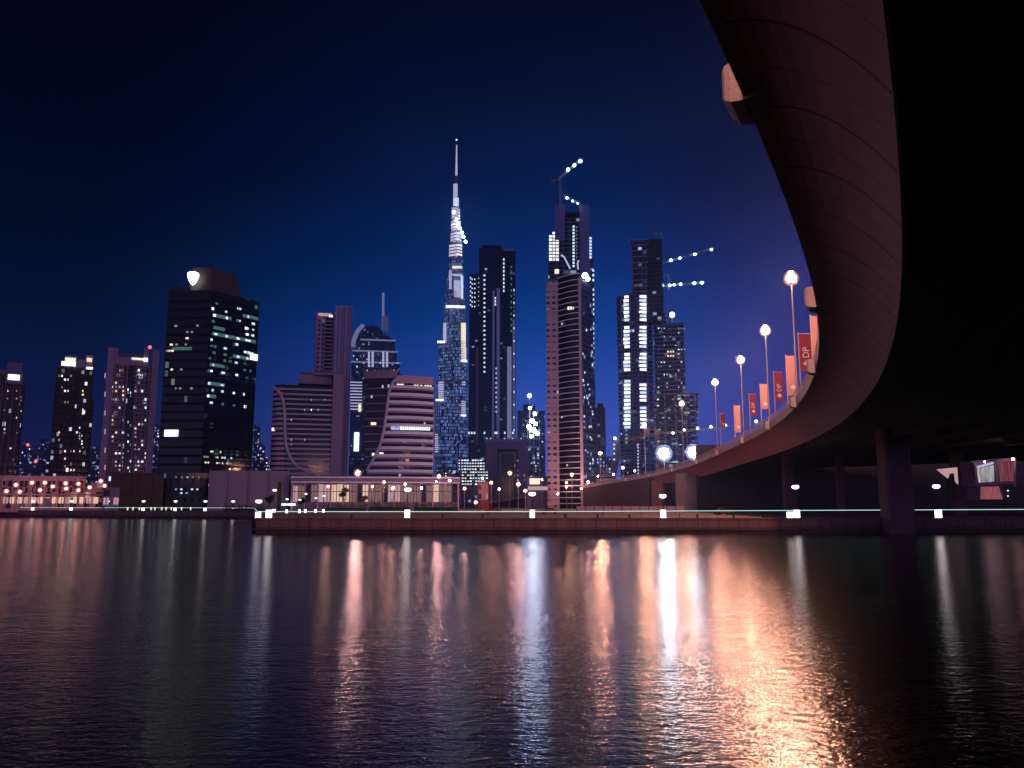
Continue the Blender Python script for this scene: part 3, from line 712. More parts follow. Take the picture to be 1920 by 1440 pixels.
# hotel with the spire
b = B('spire_hotel', 'stepped blue hotel tower with a rounded crown and a thin spire', 'tower', 706, 740, 1100)
b.box('tower_body', 'f_glassblue', 656, 700, 752, 900, 0, 60, True); b.box('upper_tier', 'f_glassblue', 659, 681, 750, 700, 3, 55); b.box('upper_tier', 'f_glassblue', 663, 660, 744, 681, 6, 52)
m = MB(); o = [(662, 660), (662, 648), (667, 632), (675, 618), (686, 609), (700, 607), (712, 612), (719, 622), (741, 636), (741, 660)]
P = [b.L(x, y) for x, y in o]; n = len(P)
m.add([(x, 10, z) for x, z in P]+[(x, 48, z) for x, z in P], [tuple(range(n-1, -1, -1)), tuple(range(n, 2*n))]+[(i, (i+1) % n, n+(i+1) % n, n+i) for i in range(n)]); m.build('rounded_crown', M['f_glassblue'], b.root)
b.tube('crown_rib', 'strip2', [(661, 650), (664, 636), (671, 620), (681, 609)], 3.2, 8)
b.box('spire_base', 'strip', 717, 592, 728, 618, 22, 34); b.tube('spire', 'strip2', [(718.5, 618), (718.5, 549)], 1.7, 28, 8)  # base and spire glow by themselves to look floodlit
for y, a, c in ((657, 661, 746), (678, 658, 751), (636, 676, 742)): b.box('ledge', 'strip2', a, y, c, y+2.2, -1, 3)
for x in (690, 697, 717, 724):
    for i in range(5): b.pane('lit_window', 'w_lav', x, 660+i*6, x+3.5, 663.5+i*6, -.6 if i > 3 else 2, 9)
for i in range(10): b.pane('lit_floor', 'w_lav', 657, 716+i*5.6, 679, 717.8+i*5.6, -.5, 1)
b.pane('sign_panel', 'sign', 664, 811, 673, 846, -1, 1); b.pane('lit_window', 'w_cream', 672, 758, 677, 772, -1, 1)
b.scatter(14, 660, 664, 748, 698, ['w_lav', 'w_cool'], 6, 6, 2.4, 2.4, -1)

# the spire skyscraper
b = B('skyscraper', 'needle topped tallest skyscraper of stepped white lit tiers', 'skyscraper', 848, 800, 1800)
def trilobe(xl, xr, y, ph):
    a, _ = b.L(xl, y); c, _ = b.L(xr, y); cx = (a+c)/2; r = (c-a)/2
    pts = []; k = []
    for i in range(30):
        t = 2*math.pi*i/30+.001; q = .70+.30*abs(math.cos(1.5*(t+ph))); k.append((math.cos(t)*q, math.sin(t)*q))
    xm = max(abs(min(p[0] for p in k)), max(p[0] for p in k)); lo, hi = min(p[0] for p in k), max(p[0] for p in k)
    return [(a+(p[0]-lo)/(hi-lo)*(c-a), p[1]*r+30) for p in k]
TI = [(950, 815, 879), (850, 815, 879), (755, 819, 878), (714, 822, 877), (640, 829, 876), (606, 832, 874), (560, 835, 873), (545, 838, 871), (505, 842, 869), (478, 842, 867), (450, 845, 866), (428, 846, 864), (405, 847.5, 863), (382, 849, 862), (365, 850, 861)]
for i in range(len(TI)-1):
    y0, xl, xr = TI[i]; y1 = TI[i+1][0]; z0 = b.L(848, y0)[1] if i else -.5; z1 = b.L(848, y1)[1]
    yy = (y0+y1)/2 if i else 800
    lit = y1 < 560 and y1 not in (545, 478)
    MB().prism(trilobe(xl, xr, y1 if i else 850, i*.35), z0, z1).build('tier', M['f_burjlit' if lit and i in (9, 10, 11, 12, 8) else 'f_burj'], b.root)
    if i > 1: MB().prism(trilobe(xl-1, xr+1, y1, i*.35), z1-3, z1+2).build('tier_ledge', M['hoard'], b.root)
zt = [b.L(855, y)[1] for y in (365, 336, 320, 261)]
xs_, _ = b.L(855.5, 350)
MB().tube((xs_, 30, zt[0]), (xs_, 30, zt[1]), 6.2, 4.6, 10).build('upper_shaft', M['hoard'], b.root)
MB().tube((xs_, 30, zt[1]), (xs_, 30, zt[2]), 4., 2.4, 8).build('upper_shaft', M['hoard'], b.root)
MB().tube((xs_, 30, zt[2]), (xs_, 30, zt[3]), 2.7, 1.3, 8).build('spire', M['w_lav'], b.root)  # spire emits by itself to look floodlit
b.lamp('spire_lamp', 'w_white', 856, 262, 2.2, 30)
for x0, x1, y0, y1, mt, st in ((831, 837, 606, 640, 'w_lav', 3.4), (864.5, 873.5, 606, 652, 'w_cream', 3.), (865, 874, 652, 676, 'w_cream', 3.), (822, 832, 716, 748, 'w_lav', 4.2), (866, 873, 716, 724, 'w_lav', 4), (865, 873, 752, 778, 'w_lav', 4), (815.5, 821.5, 814, 850, 'w_lav', 4), (842, 847, 505, 540, 'w_lav', 4), (864, 868.5, 515, 556, 'w_cool', 4), (851, 863, 524, 556, 'w_lav', 3.2), (848, 866, 497, 503, 'w_cream', 6), (848, 866, 512, 518, 'w_lav', 6), (847, 860, 385, 403, 'w_lav', 4.), (850, 860, 366, 382, 'w_cool', 4), (850, 858, 340, 364, 'w_lav', 4)):
    y = y0
    while y < y1:
        b.pane('light_band', mt, x0, y, x1, y+st*.42, 3 if y > 560 else 12 if y > 420 else 20, 12); y += st
for x0, x1, y in ((820, 834, 640), (864, 876, 676), (817, 832, 749), (864, 874, 778), (836, 872, 574)): b.pane('light_band', 'w_white', x0, y, x1, y+2.2, 0, 14)
for x, y in ((851, 398), (856, 411), (859, 420), (862.5, 428), (866, 436), (869, 444), (873, 453)): b.lamp('terrace_lamp', 'floodfar', x, y, 3.6, 3)
b.tube('lamp_boom', 'hoard', [(851, 397), (873.5, 454)], .9, 6)
b.scatter(46, 822, 660, 874, 850, ['w_lav', 'w_cool', 'w_blue'], 4, 5, 1.6, 1.8, -6)

# dark twin tower beside it
b = B('office_tower', 'dark slab tower with white dots and violet stripes, right of the needle skyscraper', 'tower', 925, 700, 1000)
b.box('left_slab', 'f_dark', 879, 513, 908, 905, 4, 40, True); b.box('centre_slab', 'f_dark', 897, 466, 943, 905, 0, 44, True); b.box('right_slab', 'f_dark', 938, 470, 967, 905, 6, 40, True)
b.box('roof_crown', 'navyglass', 903, 460, 940, 467, 6, 36); b.box('roof_crown', 'craneblue', 944, 466, 964, 472, 8, 30)
b.box('facade_stripe', 'purple', 892, 650, 905, 835, 2, 3.9); b.box('light_stripe', 'strip', 923, 545, 927, 835, -2, -.02); b.box('light_stripe', 'strip', 931, 540, 937, 835, -2, -.02)  # emissive fins imitate light falling on the facade
b.box('light_stripe', 'strip2', 951, 650, 959, 830, 4, 5.9); b.box('light_stripe', 'strip', 961, 600, 966, 825, 5, 5.95)
for i in range(22): b.pane('lit_window', 'w_cool', 906.5, 515+i*8.6, 910, 518+i*8.6, -.3, .8)
for i in range(9): b.pane('lit_window', 'w_cool', 942, 482+i*7.4, 946, 486+i*7.4, 5.6, .8)
for i in range(12): b.pane('lit_window', 'w_teal', 957.5, 496+i*11, 960, 500+i*11, 5.6, .8)
for i in range(34): b.pane('lit_window', 'w_teal' if i % 3 else 'w_cool', 963, 540+i*8, 965, 544+i*8, 4.8, .8)
for x in (881, 884, 897, 889):
    for i in range(7): b.pane('lit_window', 'w_cool', x, 517+i*8.5+x % 5, x+2.2, 519.5+i*8.5+x % 5, 3.6, .8)
for i in range(3): b.pane('lit_window', 'w_cool', 927, 557+i*6, 930, 561+i*6, -.3, .8)
for x in (878, 883, 888, 907, 927, 930, 945, 960): b.pane('lit_window', 'w_cool', x, 810, x+3, 814, -2.5, 1)
for i in range(10): b.pane('lit_window', 'w_lav', 929, 690+i*9, 932, 693+i*9, -2.4, .8)

b = B('portal_building', 'violet grey block with a square portal frame, below the dark dotted slab tower', 'building', 948, 870, 620)
b.box('wall', 'purple', 911, 828, 932, 925, 0, 30, True); b.box('wall', 'purple', 972, 828, 988, 925, 0, 30, True); b.box('portal_lintel', 'purple', 932, 828, 972, 842, .1, 30)
b.box('recess_wall', 'navyglass', 932, 842, 972, 925, 8, 30, True); b.box('cornice', 'hoard', 909, 822, 991, 830, -1.5, 31)
for x in (921, 926, 931): b.box('facade_fin', 'hoard', x, 842, x+1.6, 925, -.7, -.02, True)
b.box('inner_frame', 'hoard', 936, 848, 968, 852, 3, 7.9); b.box('inner_frame', 'hoard', 936, 852, 940, 925, 3, 7.9, True); b.box('inner_frame', 'hoard', 964, 852, 968, 925, 3, 7.9, True)
b.scatter(8, 962, 850, 986, 905, ['w_lav', 'w_dim'], 6, 9, 2, 4, -.2)
for x in (912, 919, 945, 960, 976): b.pane('roof_light', 'w_lav', x, 821, x+2.2, 823.5, -1.7, .5)

b = B('office_block', 'low office block glowing with rows of greenish white windows, right of the hotel podium', 'building', 884, 890, 560)
b.box('wall', 'f_glassblue', 858, 858, 912, 930, 0, 22, True); b.box('mast', 'hoard', 862, 852, 865, 930, -1, -.05, True)
for i in range(9):
    y = 862+i*5.6; x0 = 860+(0 if i < 4 else 6)
    for k in range(10):
        if random.random() < .82: b.pane('lit_window', random.choice(['w_white', 'w_cool', 'w_cream', 'w_cool']), x0+k*5, y, x0+k*5+3.4, y+2, -.2, .4)
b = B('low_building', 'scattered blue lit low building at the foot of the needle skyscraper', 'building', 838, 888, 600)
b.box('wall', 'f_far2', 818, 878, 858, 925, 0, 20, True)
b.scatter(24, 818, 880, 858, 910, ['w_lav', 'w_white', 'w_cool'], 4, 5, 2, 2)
b = B('kiosk', 'small pink lit block in front of the glowing office block', 'kiosk', 907, 918, 345)
b.box('wall', 'red', 896, 905, 917, 938, 0, 5, True); b.box('roof', 'pinkstone', 895, 903, 918.5, 905, -.4, 5.4); b.box('lit_front', 'f_arcade', 897, 906, 915, 937, -.1, -.02)

# floodlit clutter in the gap
b = B('construction_site', 'floodlit scaffold tower heaped with white lamps, left of the curved tower', 'building site', 997, 830, 700)
b.box('wall', 'f_far2', 989, 832, 1012, 900, 0, 18, True)
for x in (989, 1000, 1011): b.box('scaffold_post', 'polemetal', x, 770 if x == 1000 else 800, x+1.4, 900, -1.5, -.5, True)
for y in (790, 806, 822, 838): b.box('scaffold_deck', 'polemetal', 988, y, 1013, y+1.2, -2, -.05)
for x, y, r in ((993, 742, 1.9), (994, 765, 1.5), (1003, 776, 1.7), (998, 789, 2.2), (1005, 795, 1.6), (992, 800, 2.2), (1000, 806, 2.5), (1007, 813, 1.8), (996, 818, 1.6)): b.lamp('floodlight', 'sitelamp', x, y, r*.85, -2.2)
b.tube('lamp_mast', 'polemetal', [(993, 742), (993.5, 900)], .35, -1.2)
b.scatter(16, 990, 836, 1011, 896, ['w_cool', 'w_lav', 'w_white'], 4, 5, 2.2, 2.6)
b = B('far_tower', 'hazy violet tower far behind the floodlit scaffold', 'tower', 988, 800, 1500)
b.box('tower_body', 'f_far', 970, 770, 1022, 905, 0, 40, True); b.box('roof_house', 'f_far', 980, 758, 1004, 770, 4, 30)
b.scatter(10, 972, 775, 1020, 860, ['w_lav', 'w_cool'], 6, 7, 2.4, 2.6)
b = B('sign_building', 'low building with a large cream lit sign box left of the curved tower foot', 'building', 1008, 910, 420)
b.box('wall', 'purple', 988, 893, 1030, 938, 0, 10, True); b.pane('sign_panel', 'w_cream', 993, 897, 1012, 908, -.2, .5); b.pane('lit_floor', 'w_shop2', 990, 912, 1028, 919, -.2, .4); b.box('canopy_slab', 'hoard', 986, 893, 1032, 896, -2, -.1)

b = B('low_building', 'long low white lit hall behind the ramp, at the foot of the curved tower', 'building', 1068, 902, 520)
b.box('wall', 'f_lav', 1030, 892, 1112, 915, 0, 12, True); b.box('roof', 'pale', 1028, 889, 1114, 892.5, -1.5, 13)
for i in range(9): b.pane('lit_panel', 'w_shop2' if i % 3 == 1 else 'w_cream', 1032+i*9, 896, 1039+i*9, 901.5, -.2, .5)
for i in range(9): b.pane('lit_panel', 'w_shopdim' if i % 2 else 'w_shop2', 1032+i*9, 905, 1039+i*9, 911, -.2, .5)
# curved striped tower and the unfinished tower behind it
b = B('office_tower', 'unfinished concrete tower with a crane on top, behind the curved striped tower', 'tower', 1070, 640, 640)
b.box('tower_body', 'f_constr', 1029, 440, 1108, 905, 2, 36, True); b.box('left_pillar', 'bluevio', 1040, 384, 1059, 450, 1, 18); b.box('right_pillar', 'bluevio', 1087, 384, 1106, 520, 1, 18)
b.box('upper_core', 'f_constr', 1058, 404, 1088, 442, 4, 28); b.box('wall_panel', 'navyglass', 1060, 398, 1087, 408, 3, 10)
for i in range(9):
    for k in range(3):
        if not (i == 0 and k == 0): b.pane('lit_window', 'w_white' if (i+k) % 3 else 'w_cream', 1029.5+k*6.5, 434+i*6.2, 1034.5+k*6.5, 437.6+i*6.2, 1.6, .8)
for i in range(13): b.pane('lit_window', 'w_cool', 1073.5, 422+i*6.2, 1077.5, 425.4+i*6.2, 1.2, .8)
for i in range(9): b.pane('lit_window', 'w_teal', 1080, 424+i*7, 1082.5, 427+i*7, 1.2, .8)
for i in range(7): b.pane('lit_window', 'w_cool', 1105, 444+i*6, 1109.5, 447.6+i*6, 1.2, .8)
b.box('right_wing', 'f_glassblue', 1106, 480, 1115.5, 905, 8, 30, True)
for i in range(26):
    if i % 7 != 3: b.pane('lit_window', 'w_cool', 1111, 500+i*9.2, 1114.5, 504+i*9.2, 7.6, .8)
b.pane('lit_window', 'w_white', 1104, 578, 1108.5, 603, 7.4, .8)
b.pane('lit_window', 'w_cream', 1040, 504, 1048, 512, 1.4, .8)

b = B('curved_tower', 'tall curved dark tower wrapped in thin pale floor lines, two white horns on its roof', 'tower', 1068, 720, 400)
xl, _ = b.L(1025, 720); xm, _ = b.L(1046, 720); xc, _ = b.L(1089, 720); xr, _ = b.L(1116, 720)
def cfoot(off=0.):
    p = []
    for i in range(15):
        t = i/14; x = xm+(xc-xm)*t; y = 8.5*(1-math.sin(t*math.pi/2*.96)); p.append((x, y-off))
    return p
ARC = cfoot()
zt0 = b.L(1068, 512)[1]
top = b.L(1089, 505)[1]; bs = [(xl, 9.5)]+ARC+[(xr*.985+.3, 22), (xl, 24)]
MB().prism([(xm+.1, 9)]+ARC[1:]+[(xc, 20), (xm+.1, 20)], -.5, top-2.4).build('glass_body', M['f_glassh'], b.root)
MB().prism([(xl, 8.2), (xm+.3, 8.0), (xm+.3, 22), (xl, 22)], -.5, b.L(1035, 517)[1]-.4).build('left_wing', M['f_lav'], b.root)
MB().prism([(xc+.02, .2), (xr, 16), (xr-6, 24), (xc, 20.1)], -.5, b.L(1100, 520)[1]).build('right_facade', M['f_glassblue'], b.root)
MB().prism([(xc-.7, -.7), (xc+.5, -.6), (xc+.9, .6), (xc-.7, .6)], -.5, b.L(1089, 520)[1]).build('corner_strip', M['pinkstone'], b.root)
z0 = 2.5; nb = 40; zt1 = b.L(1068, 524)[1]
for i in range(nb):
    z = z0+(zt1-z0)*i/(nb-1); a = cfoot(.35); c = cfoot(-.2)
    MB().prism(a+c[::-1], z-.16, z+.22).build('floor_band', M['band'], b.root)
    MB().box(xl-.25, 7.7, z-.75, xm+.2, 8.3, z+.75).build('balcony', M['pinkstone'], b.root)
a = cfoot(.5); c = cfoot(-.4)
MB().prism(a+c[::-1], top-2.4, top-1.9).build('roof_rim', M['band'], b.root)
for pts in ([(1052, 478), (1058, 482), (1069, 504)], [(1085, 488), (1083, 494), (1084, 505)]): b.tube('roof_horn', 'w_lav', pts, .42, 6)  # horns emit by themselves to look lit
b.box('roof_house', 'navyglass', 1046, 514, 1088, 524, 8.5, 18)
b.lamp('roof_floodlight', 'floodfar', 1097, 517, 1.6, 6); b.lamp('roof_floodlight', 'floodfar', 1102, 523, 1.2, 8)
for x in (1064, 1069, 1074, 1080): b.pane('lit_window', 'w_cream', x, 574, x+4, 579, 1.6, 1.5)
for x, y in ((1052, 601), (1057, 600), (1071, 711), (1076, 711), (1083, 711), (1086, 712), (1052, 778), (1060, 777), (1079, 840), (1062, 870), (1044, 730)): b.pane('lit_window', 'w_lav', x, y, x+2.6, y+3.6, 3.2 if x > 1060 else 6, 2.2)
rd = random.Random(11)
for k in range(44):
    t = rd.uniform(.1, .9); z = rd.uniform(6, 95)
    link('lit_window', unit(rd.choice(['w_blue', 'w_cool', 'w_lav'])), b.root, (xc+(xr-xc)*t, .2+15.8*t-.2, z), (.9, .5, rd.uniform(.7, 1.3)), (0, 0, math.atan2(15.8, xr-xc)))

b = B('construction_tower', 'slender tower under construction with two glaring columns of white lit floors', 'tower', 1192, 700, 700)
cxm, _ = b.L(1192, 700); crr = b.L(1224, 700)[0]-cxm
def ell(o=0.): return [(cxm+(crr+o)*math.cos(2*math.pi*k/32), 15+(15+o)*math.sin(2*math.pi*k/32)) for k in range(32)]
def elly(px): u = (b.L(px, 700)[0]-cxm)/crr; return 15-15*math.sqrt(max(0, 1-u*u))
MB().prism(ell(), -.5, b.L(1192, 553)[1], sm=False).build('tower_body', M['f_constr'], b.root)
for i in range(48):
    y = 552+i*7.2; zz = b.L(1192, y)[1]
    if zz < 2: break
    MB().prism(ell(1.3), zz-.35, zz+.35).build('floor_slab', M['bluevio'], b.root)
    if y > 800 or i in (7, 14, 20, 21): continue
    for x0, w in ((1170, 12), (1199, 13)):
        if x0 == 1199 and i in (22, 28): continue
        b.pane('lit_bay', 'w_white' if (i+x0) % 4 else 'w_cool', x0+random.uniform(-1.5, 1), y+1.7, x0+w, y+6.2, elly(x0+w/2)-.4, 1.6)
for x in (1166, 1185, 1197, 1214): b.box('frame_column', 'bluevio', x, 556, x+2., 905, elly(x+1)-.9, elly(x+1)+2, True)
b.box('upper_core', 'f_constr2', 1184, 452, 1214, 556, 4, 24); b.box('upper_core', 'f_dark', 1213, 448, 1243, 600, 6, 26)
for x in (1184, 1203, 1210): b.box('core_column', 'bluevio', x, 462 if x < 1190 else 492, x+2.5, 548, 2.5, 3.9)
for i in range(9): b.box('core_slab', 'craneblue', 1183, 458+i*11, 1215, 459.4+i*11, 2.6, 3.95)
b.tube('railing', 'craneblue', [(1181, 455), (1181, 449), (1215, 449), (1215, 455)], .3, 5)
for i in range(14): b.pane('lit_window', 'w_lav', 1195, 832+i*6, 1198, 835+i*6, -1.8, .8)
b.scatter(10, 1162, 810, 1222, 890, ['w_lav', 'w_dim'], 6, 7, 3, 3, -.3)

b = B('construction_tower', 'blue dotted unfinished tower with a floodlight on its roof, right of the glaring white one', 'tower', 1262, 720, 800)
b.box('tower_body', 'f_constr2', 1229, 606, 1286, 905, 0, 32, True); b.box('roof_house', 'f_constr2', 1231, 586, 1250, 606, 4, 20)
b.pane('lit_window', 'w_white', 1236, 568, 1243, 592, 2, 3); b.lamp('roof_floodlight', 'floodfar', 1260, 590, 2.6, 2); b.tube('lamp_pole', 'polemetal', [(1260, 608), (1260, 590)], .4, 4)
for i in range(38): b.box('floor_slab', 'craneblue', 1228, 608+i*7.6, 1288, 609.2+i*7.6, -1.2, .3)
b.scatter(44, 1232, 612, 1286, 730, ['w_cool', 'w_lav', 'w_white'], 5, 7.6, 2.4, 2.6, -.4); b.scatter(40, 1232, 735, 1286, 840, ['w_cool', 'w_white', 'w_lav'], 5, 7.6, 2.8, 2.8, -.4, seed=9)
for x in (1251, 1256, 1261):
    for y in (658, 666): b.pane('lit_window', 'w_warm', x, y, x+3, y+3, -.5, .8)

b = B('unfinished_block', 'brown unfinished concrete frame behind the white floodlights', 'building', 1270, 790, 640)
for i in range(13): b.box('floor_slab', 'f_brownconstr', 1226, 738+i*11.5, 1309, 741+i*11.5, 0, 24)
for x in (1228, 1247, 1267, 1287, 1305): b.box('frame_column', 'pinkstone', x, 738, x+2.5, 905, .4, 3, True)
b.box('core_wall', 'f_constr2', 1240, 742, 1296, 905, 12, 22, True)
b.scatter(26, 1230, 742, 1300, 850, ['w_cool', 'w_white', 'w_dim'], 7, 11.5, 4, 3, 3.5)

b = B('far_tower', 'slim dark blue tower between the curved tower and the glaring construction tower', 'tower', 1127, 830, 900)
b.box('tower_body', 'f_far', 1117, 764, 1136, 905, 0, 24, True); b.box('roof_house', 'f_far', 1120, 756, 1131, 764, 3, 16)
b = B('sail_tower', 'small pale leaning sail shaped tower with white top lights', 'tower', 1158, 860, 620)
m = MB(); L1 = [(1157, 822), (1152, 836), (1149, 850), (1146, 868), (1141, 905)]; R1 = [(1159, 822), (1164, 836), (1165, 850), (1160, 868), (1152, 905)]
P = [b.L(*q) for q in L1+R1[::-1]]; n = len(P)
m.add([(x, 0, z) for x, z in P]+[(x, 10, z) for x, z in P], [tuple(range(n)), tuple(range(2*n-1, n-1, -1))]+[(i, n+i, n+(i+1) % n, (i+1) % n) for i in range(n)]); m.build('tower_body', M['hoard'], b.root)
b.lamp('top_lamp', 'floodfar', 1153, 822, 1.0, -1)
for y in (832, 840, 849, 860): b.pane('lit_window', 'w_cool', 1150, y, 1153, y+3, -.5, .6)
b = B('glass_block', 'blue glass block behind the small ramp lamp, left of the sail shaped tower', 'building', 1131, 880, 560)
b.box('wall', 'f_glassblue', 1117, 856, 1147, 905, 0, 16, True); b.scatter(14, 1118, 858, 1146, 895, ['w_cool', 'w_lav', 'w_blue'], 5, 6, 2.6, 3)

# distant low clusters between the left towers
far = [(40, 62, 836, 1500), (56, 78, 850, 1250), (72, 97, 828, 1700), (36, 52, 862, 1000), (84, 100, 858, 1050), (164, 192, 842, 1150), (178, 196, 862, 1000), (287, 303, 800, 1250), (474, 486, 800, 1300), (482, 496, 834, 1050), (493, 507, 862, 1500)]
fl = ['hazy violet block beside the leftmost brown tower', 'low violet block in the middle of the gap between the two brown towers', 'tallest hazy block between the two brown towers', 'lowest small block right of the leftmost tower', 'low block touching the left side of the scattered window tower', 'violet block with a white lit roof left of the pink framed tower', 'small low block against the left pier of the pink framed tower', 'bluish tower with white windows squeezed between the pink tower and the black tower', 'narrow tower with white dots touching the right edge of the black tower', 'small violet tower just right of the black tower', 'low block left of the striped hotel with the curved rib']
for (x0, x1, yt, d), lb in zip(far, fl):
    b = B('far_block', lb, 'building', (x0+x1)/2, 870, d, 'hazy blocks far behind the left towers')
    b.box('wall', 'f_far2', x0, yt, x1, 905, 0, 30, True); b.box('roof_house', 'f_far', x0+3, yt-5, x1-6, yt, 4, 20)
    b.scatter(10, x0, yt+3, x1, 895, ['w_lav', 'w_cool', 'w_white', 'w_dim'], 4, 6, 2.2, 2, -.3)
b.lamp('aviation_lamp', 'redlamp', 500, 858, 1.2)
b = B('far_block', 'low violet block carrying two red roof lamps between the brown towers', 'building', 60, 880, 900, 'hazy blocks far behind the left towers')
b.box('wall', 'f_far2', 44, 866, 92, 905, 0, 20, True); b.lamp('aviation_lamp', 'redlamp', 67, 865, 1.4); b.lamp('aviation_lamp', 'redlamp', 52, 834, 1.4, 8); b.tube('mast', 'polemetal', [(52, 866, 8), (52, 834, 8)], .3)

# ------------------------------------------------------------------ low waterfront buildings
b = B('arcade_building', 'long low arcade building flooded with pink light along the left waterfront', 'building', 80, 920, 330)
b.box('wall', 'f_arcade', -40, 895, 160, 948, 0, 12, True); b.box('end_wing', 'f_arcade', 160, 905, 193, 948, 1, 11, True); b.box('cornice', 'pinkstone', -40, 892, 162, 895.5, -.6, 12.5); b.box('ledge', 'pinkstone', -40, 926, 194, 928.5, -1.2, -.02)
for i in range(19):
    x = -36+i*10.4
    for y0, y1 in ((902, 910), (914, 923)):
        b.pane('window', 'navyglass', x, y0, x+4.6, y1, -.06, .3)
    b.box('pilaster', 'pinkstone', x+6.4, 896, x+7.8, 948, -.6, -.02, True)
for i in range(14): b.pane('shop_window', 'w_shop' if i % 3 else 'w_shop2', 6+i*13, 932, 15+i*13, 944, -.2, .4)
b.box('awning', 'purple', 83, 934, 93, 948, -3, -1, True)
b = B('kiosk', 'small lit kiosk with blue glass between the pink arcade and the dark box', 'kiosk', 203, 935, 300)
b.box('wall', 'purple', 192, 916, 224, 948, 0, 5, True); b.box('roof', 'hoard', 191, 914, 225, 916.5, -.8, 5.4); b.pane('glazing', 'navyglass', 194, 919, 206, 930, -.1, .2)
for x in (194, 200, 213, 218): b.pane('lit_window', 'w_shop2', x, 933, x+4, 946, -.1, .3)
b = B('dark_hall', 'dark brown windowless box building on the left waterfront', 'building', 256, 920, 310)
b.box('wall', 'darkbrown', 207, 889, 306, 950, 0, 20, True); b.box('roof_edge', 'darkbrown', 206, 886, 307, 889, -.4, 20.4)
for x in (222, 247, 258, 285): b.box('panel_joint', 'groove', x, 890, x+.7, 950, -.12, -.02, True)
b = B('hoarding_wall', 'tall plain grey violet site hoarding left of the striped hotel', 'wall', 466, 915, 305)
for x0, x1 in ((391, 428), (428.4, 466), (466.4, 504), (504.4, 541)): b.box('panel', 'hoard', x0, 883, x1, 950, 0, 1.2, True)
for x in (391, 428, 466, 504, 539): b.box('post', 'purple', x, 881, x+2.5, 950, -.5, -.02, True)
b.box('door', 'darkbrown', 520, 903, 527, 950, -.12, -.02, True)

# ------------------------------------------------------------------ cranes
def crane(label, base, top, jibs, d, lamps, cat='crane', mat='craneblue', r=.9):
    b = B('tower_crane', label, cat, base[0], (base[1]+top[1])/2, d)
    def lattice(name, p0, p1, w, n, parent):
        a = Vector((b.L(*p0)[0], 0, b.L(*p0)[1])); c = Vector((b.L(*p1)[0], 0, b.L(*p1)[1])); dd = (c-a).normalized(); u = dd.cross(Vector((0, 1, 0))).normalized()*w; v = Vector((0, w, 0))
        cs = [u+v, u-v, -u-v, -u+v]; m = MB()
        for q in cs: m.tube(a+q, c+q, w*.22, n=5)
        for i in range(n):
            s0 = a+(c-a)*(i/n); s1 = a+(c-a)*((i+1)/n)
            for j in range(4): m.tube(s0+cs[j], s1+cs[(j+1) % 4], w*.14, n=4)
        return m.build(name, M[mat], parent)
    lattice('mast', base, top, r, 14, b.root)
    for p0, p1 in jibs: lattice('jib', p0, p1, r*.7, 12, b.root)
    x, z = b.L(*top); MB().box(x-1.4, -2.2, z-1.6, x+.4, -.9, z+.8).build('cab', M[mat], b.root)
    MB().box(x-7, -1, z-1.5, x-4, 1, z+.6).build('counterweight', M['concrete'], b.root); MB().box(x-7, -.4, z+.6, x, .4, z+.9).build('counter_jib', M[mat], b.root)
    for q in lamps: b.lamp('crane_lamp', 'cranelamp', q[0], q[1], .72*(q[2] if len(q) > 2 else 1.3), -1.6)
    return b
crane('luffing crane with three bright lamps on its raised jib, on top of the concrete tower', (1051, 386), (1050, 338), [((1049, 334), (1091, 298)), ((1056, 366), (1086, 383))], 640, [(1065, 318, 1.7), (1077, 310, 1.6), (1088, 302, 1.9), (1063, 371, 1.2), (1074, 377, 1.), (1083, 381, 1.)])
crane('crane with four pale lamps along its rising jib, above the level jib', (1241, 600), (1240, 438), [((1240, 494), (1338, 466))], 720, [(1258, 488, 1.7), (1275, 484, 1.4), (1303, 477, 1.5), (1334, 468, 1.4)])
crane('crane with a level jib of lamps, lower of the two above the blue dotted tower', (1254, 604), (1254, 516), [((1238, 537), (1322, 529))], 780, [(1243, 535, 1.1), (1256, 535, 1.6), (1264, 534, 1.5), (1276, 533, 1.7), (1302, 531, 1.9), (1316, 530, 1.9)])
crane('yellow crane boom strung with lamps just above the bridge deck at right', (1233, 905), (1233, 808), [((1170, 826), (1236, 812)), ((1234, 813), (1452, 792))], 420, [(1262, 812, .7), (1283, 806, .7), (1308, 803, .8), (1333, 800, .8), (1361, 797, .6), (1418, 790, .9)], mat='yellow', r=.55)

# two big white floodlight masts
for px, py, lb in ((1245, 850, 'left one of the two blinding white floodlight masts beside the bridge'), (1301, 848, 'right one of the two blinding white floodlight masts, at the bridge edge')):
    Y = 330; p = pt(px, py, Y); t = thing('floodlight_mast', lb, 'floodlight', (p.x, Y, G), 0, 'white floodlight masts by the bridge'); h = p.z-G
    MB().tube((0, 0, -.3), (0, 0, h), .25, .16, 8).build('pole', M['polemetal'], t)
    MB().tube((0, .9, h), (0, 1.1, h), 2.3, n=20).build('lamp_frame', M['darkmetal'], t)
    for i in range(9):
        rr = 0 if i == 0 else 1.75; an = i*math.pi/4
        MB().ball((rr*math.cos(an), 0, h+rr*math.sin(an)), 1.05 if i == 0 else .58, n=12, k=8).build('floodlight', M['flood'], t)
    MB().ball((0, 0, h), 3.5, 1.5, 3.5, n=24, k=16).build('frosted_cover', M['frostblue'], t)  # glowing shell imitates the bloom around the lamp cluster

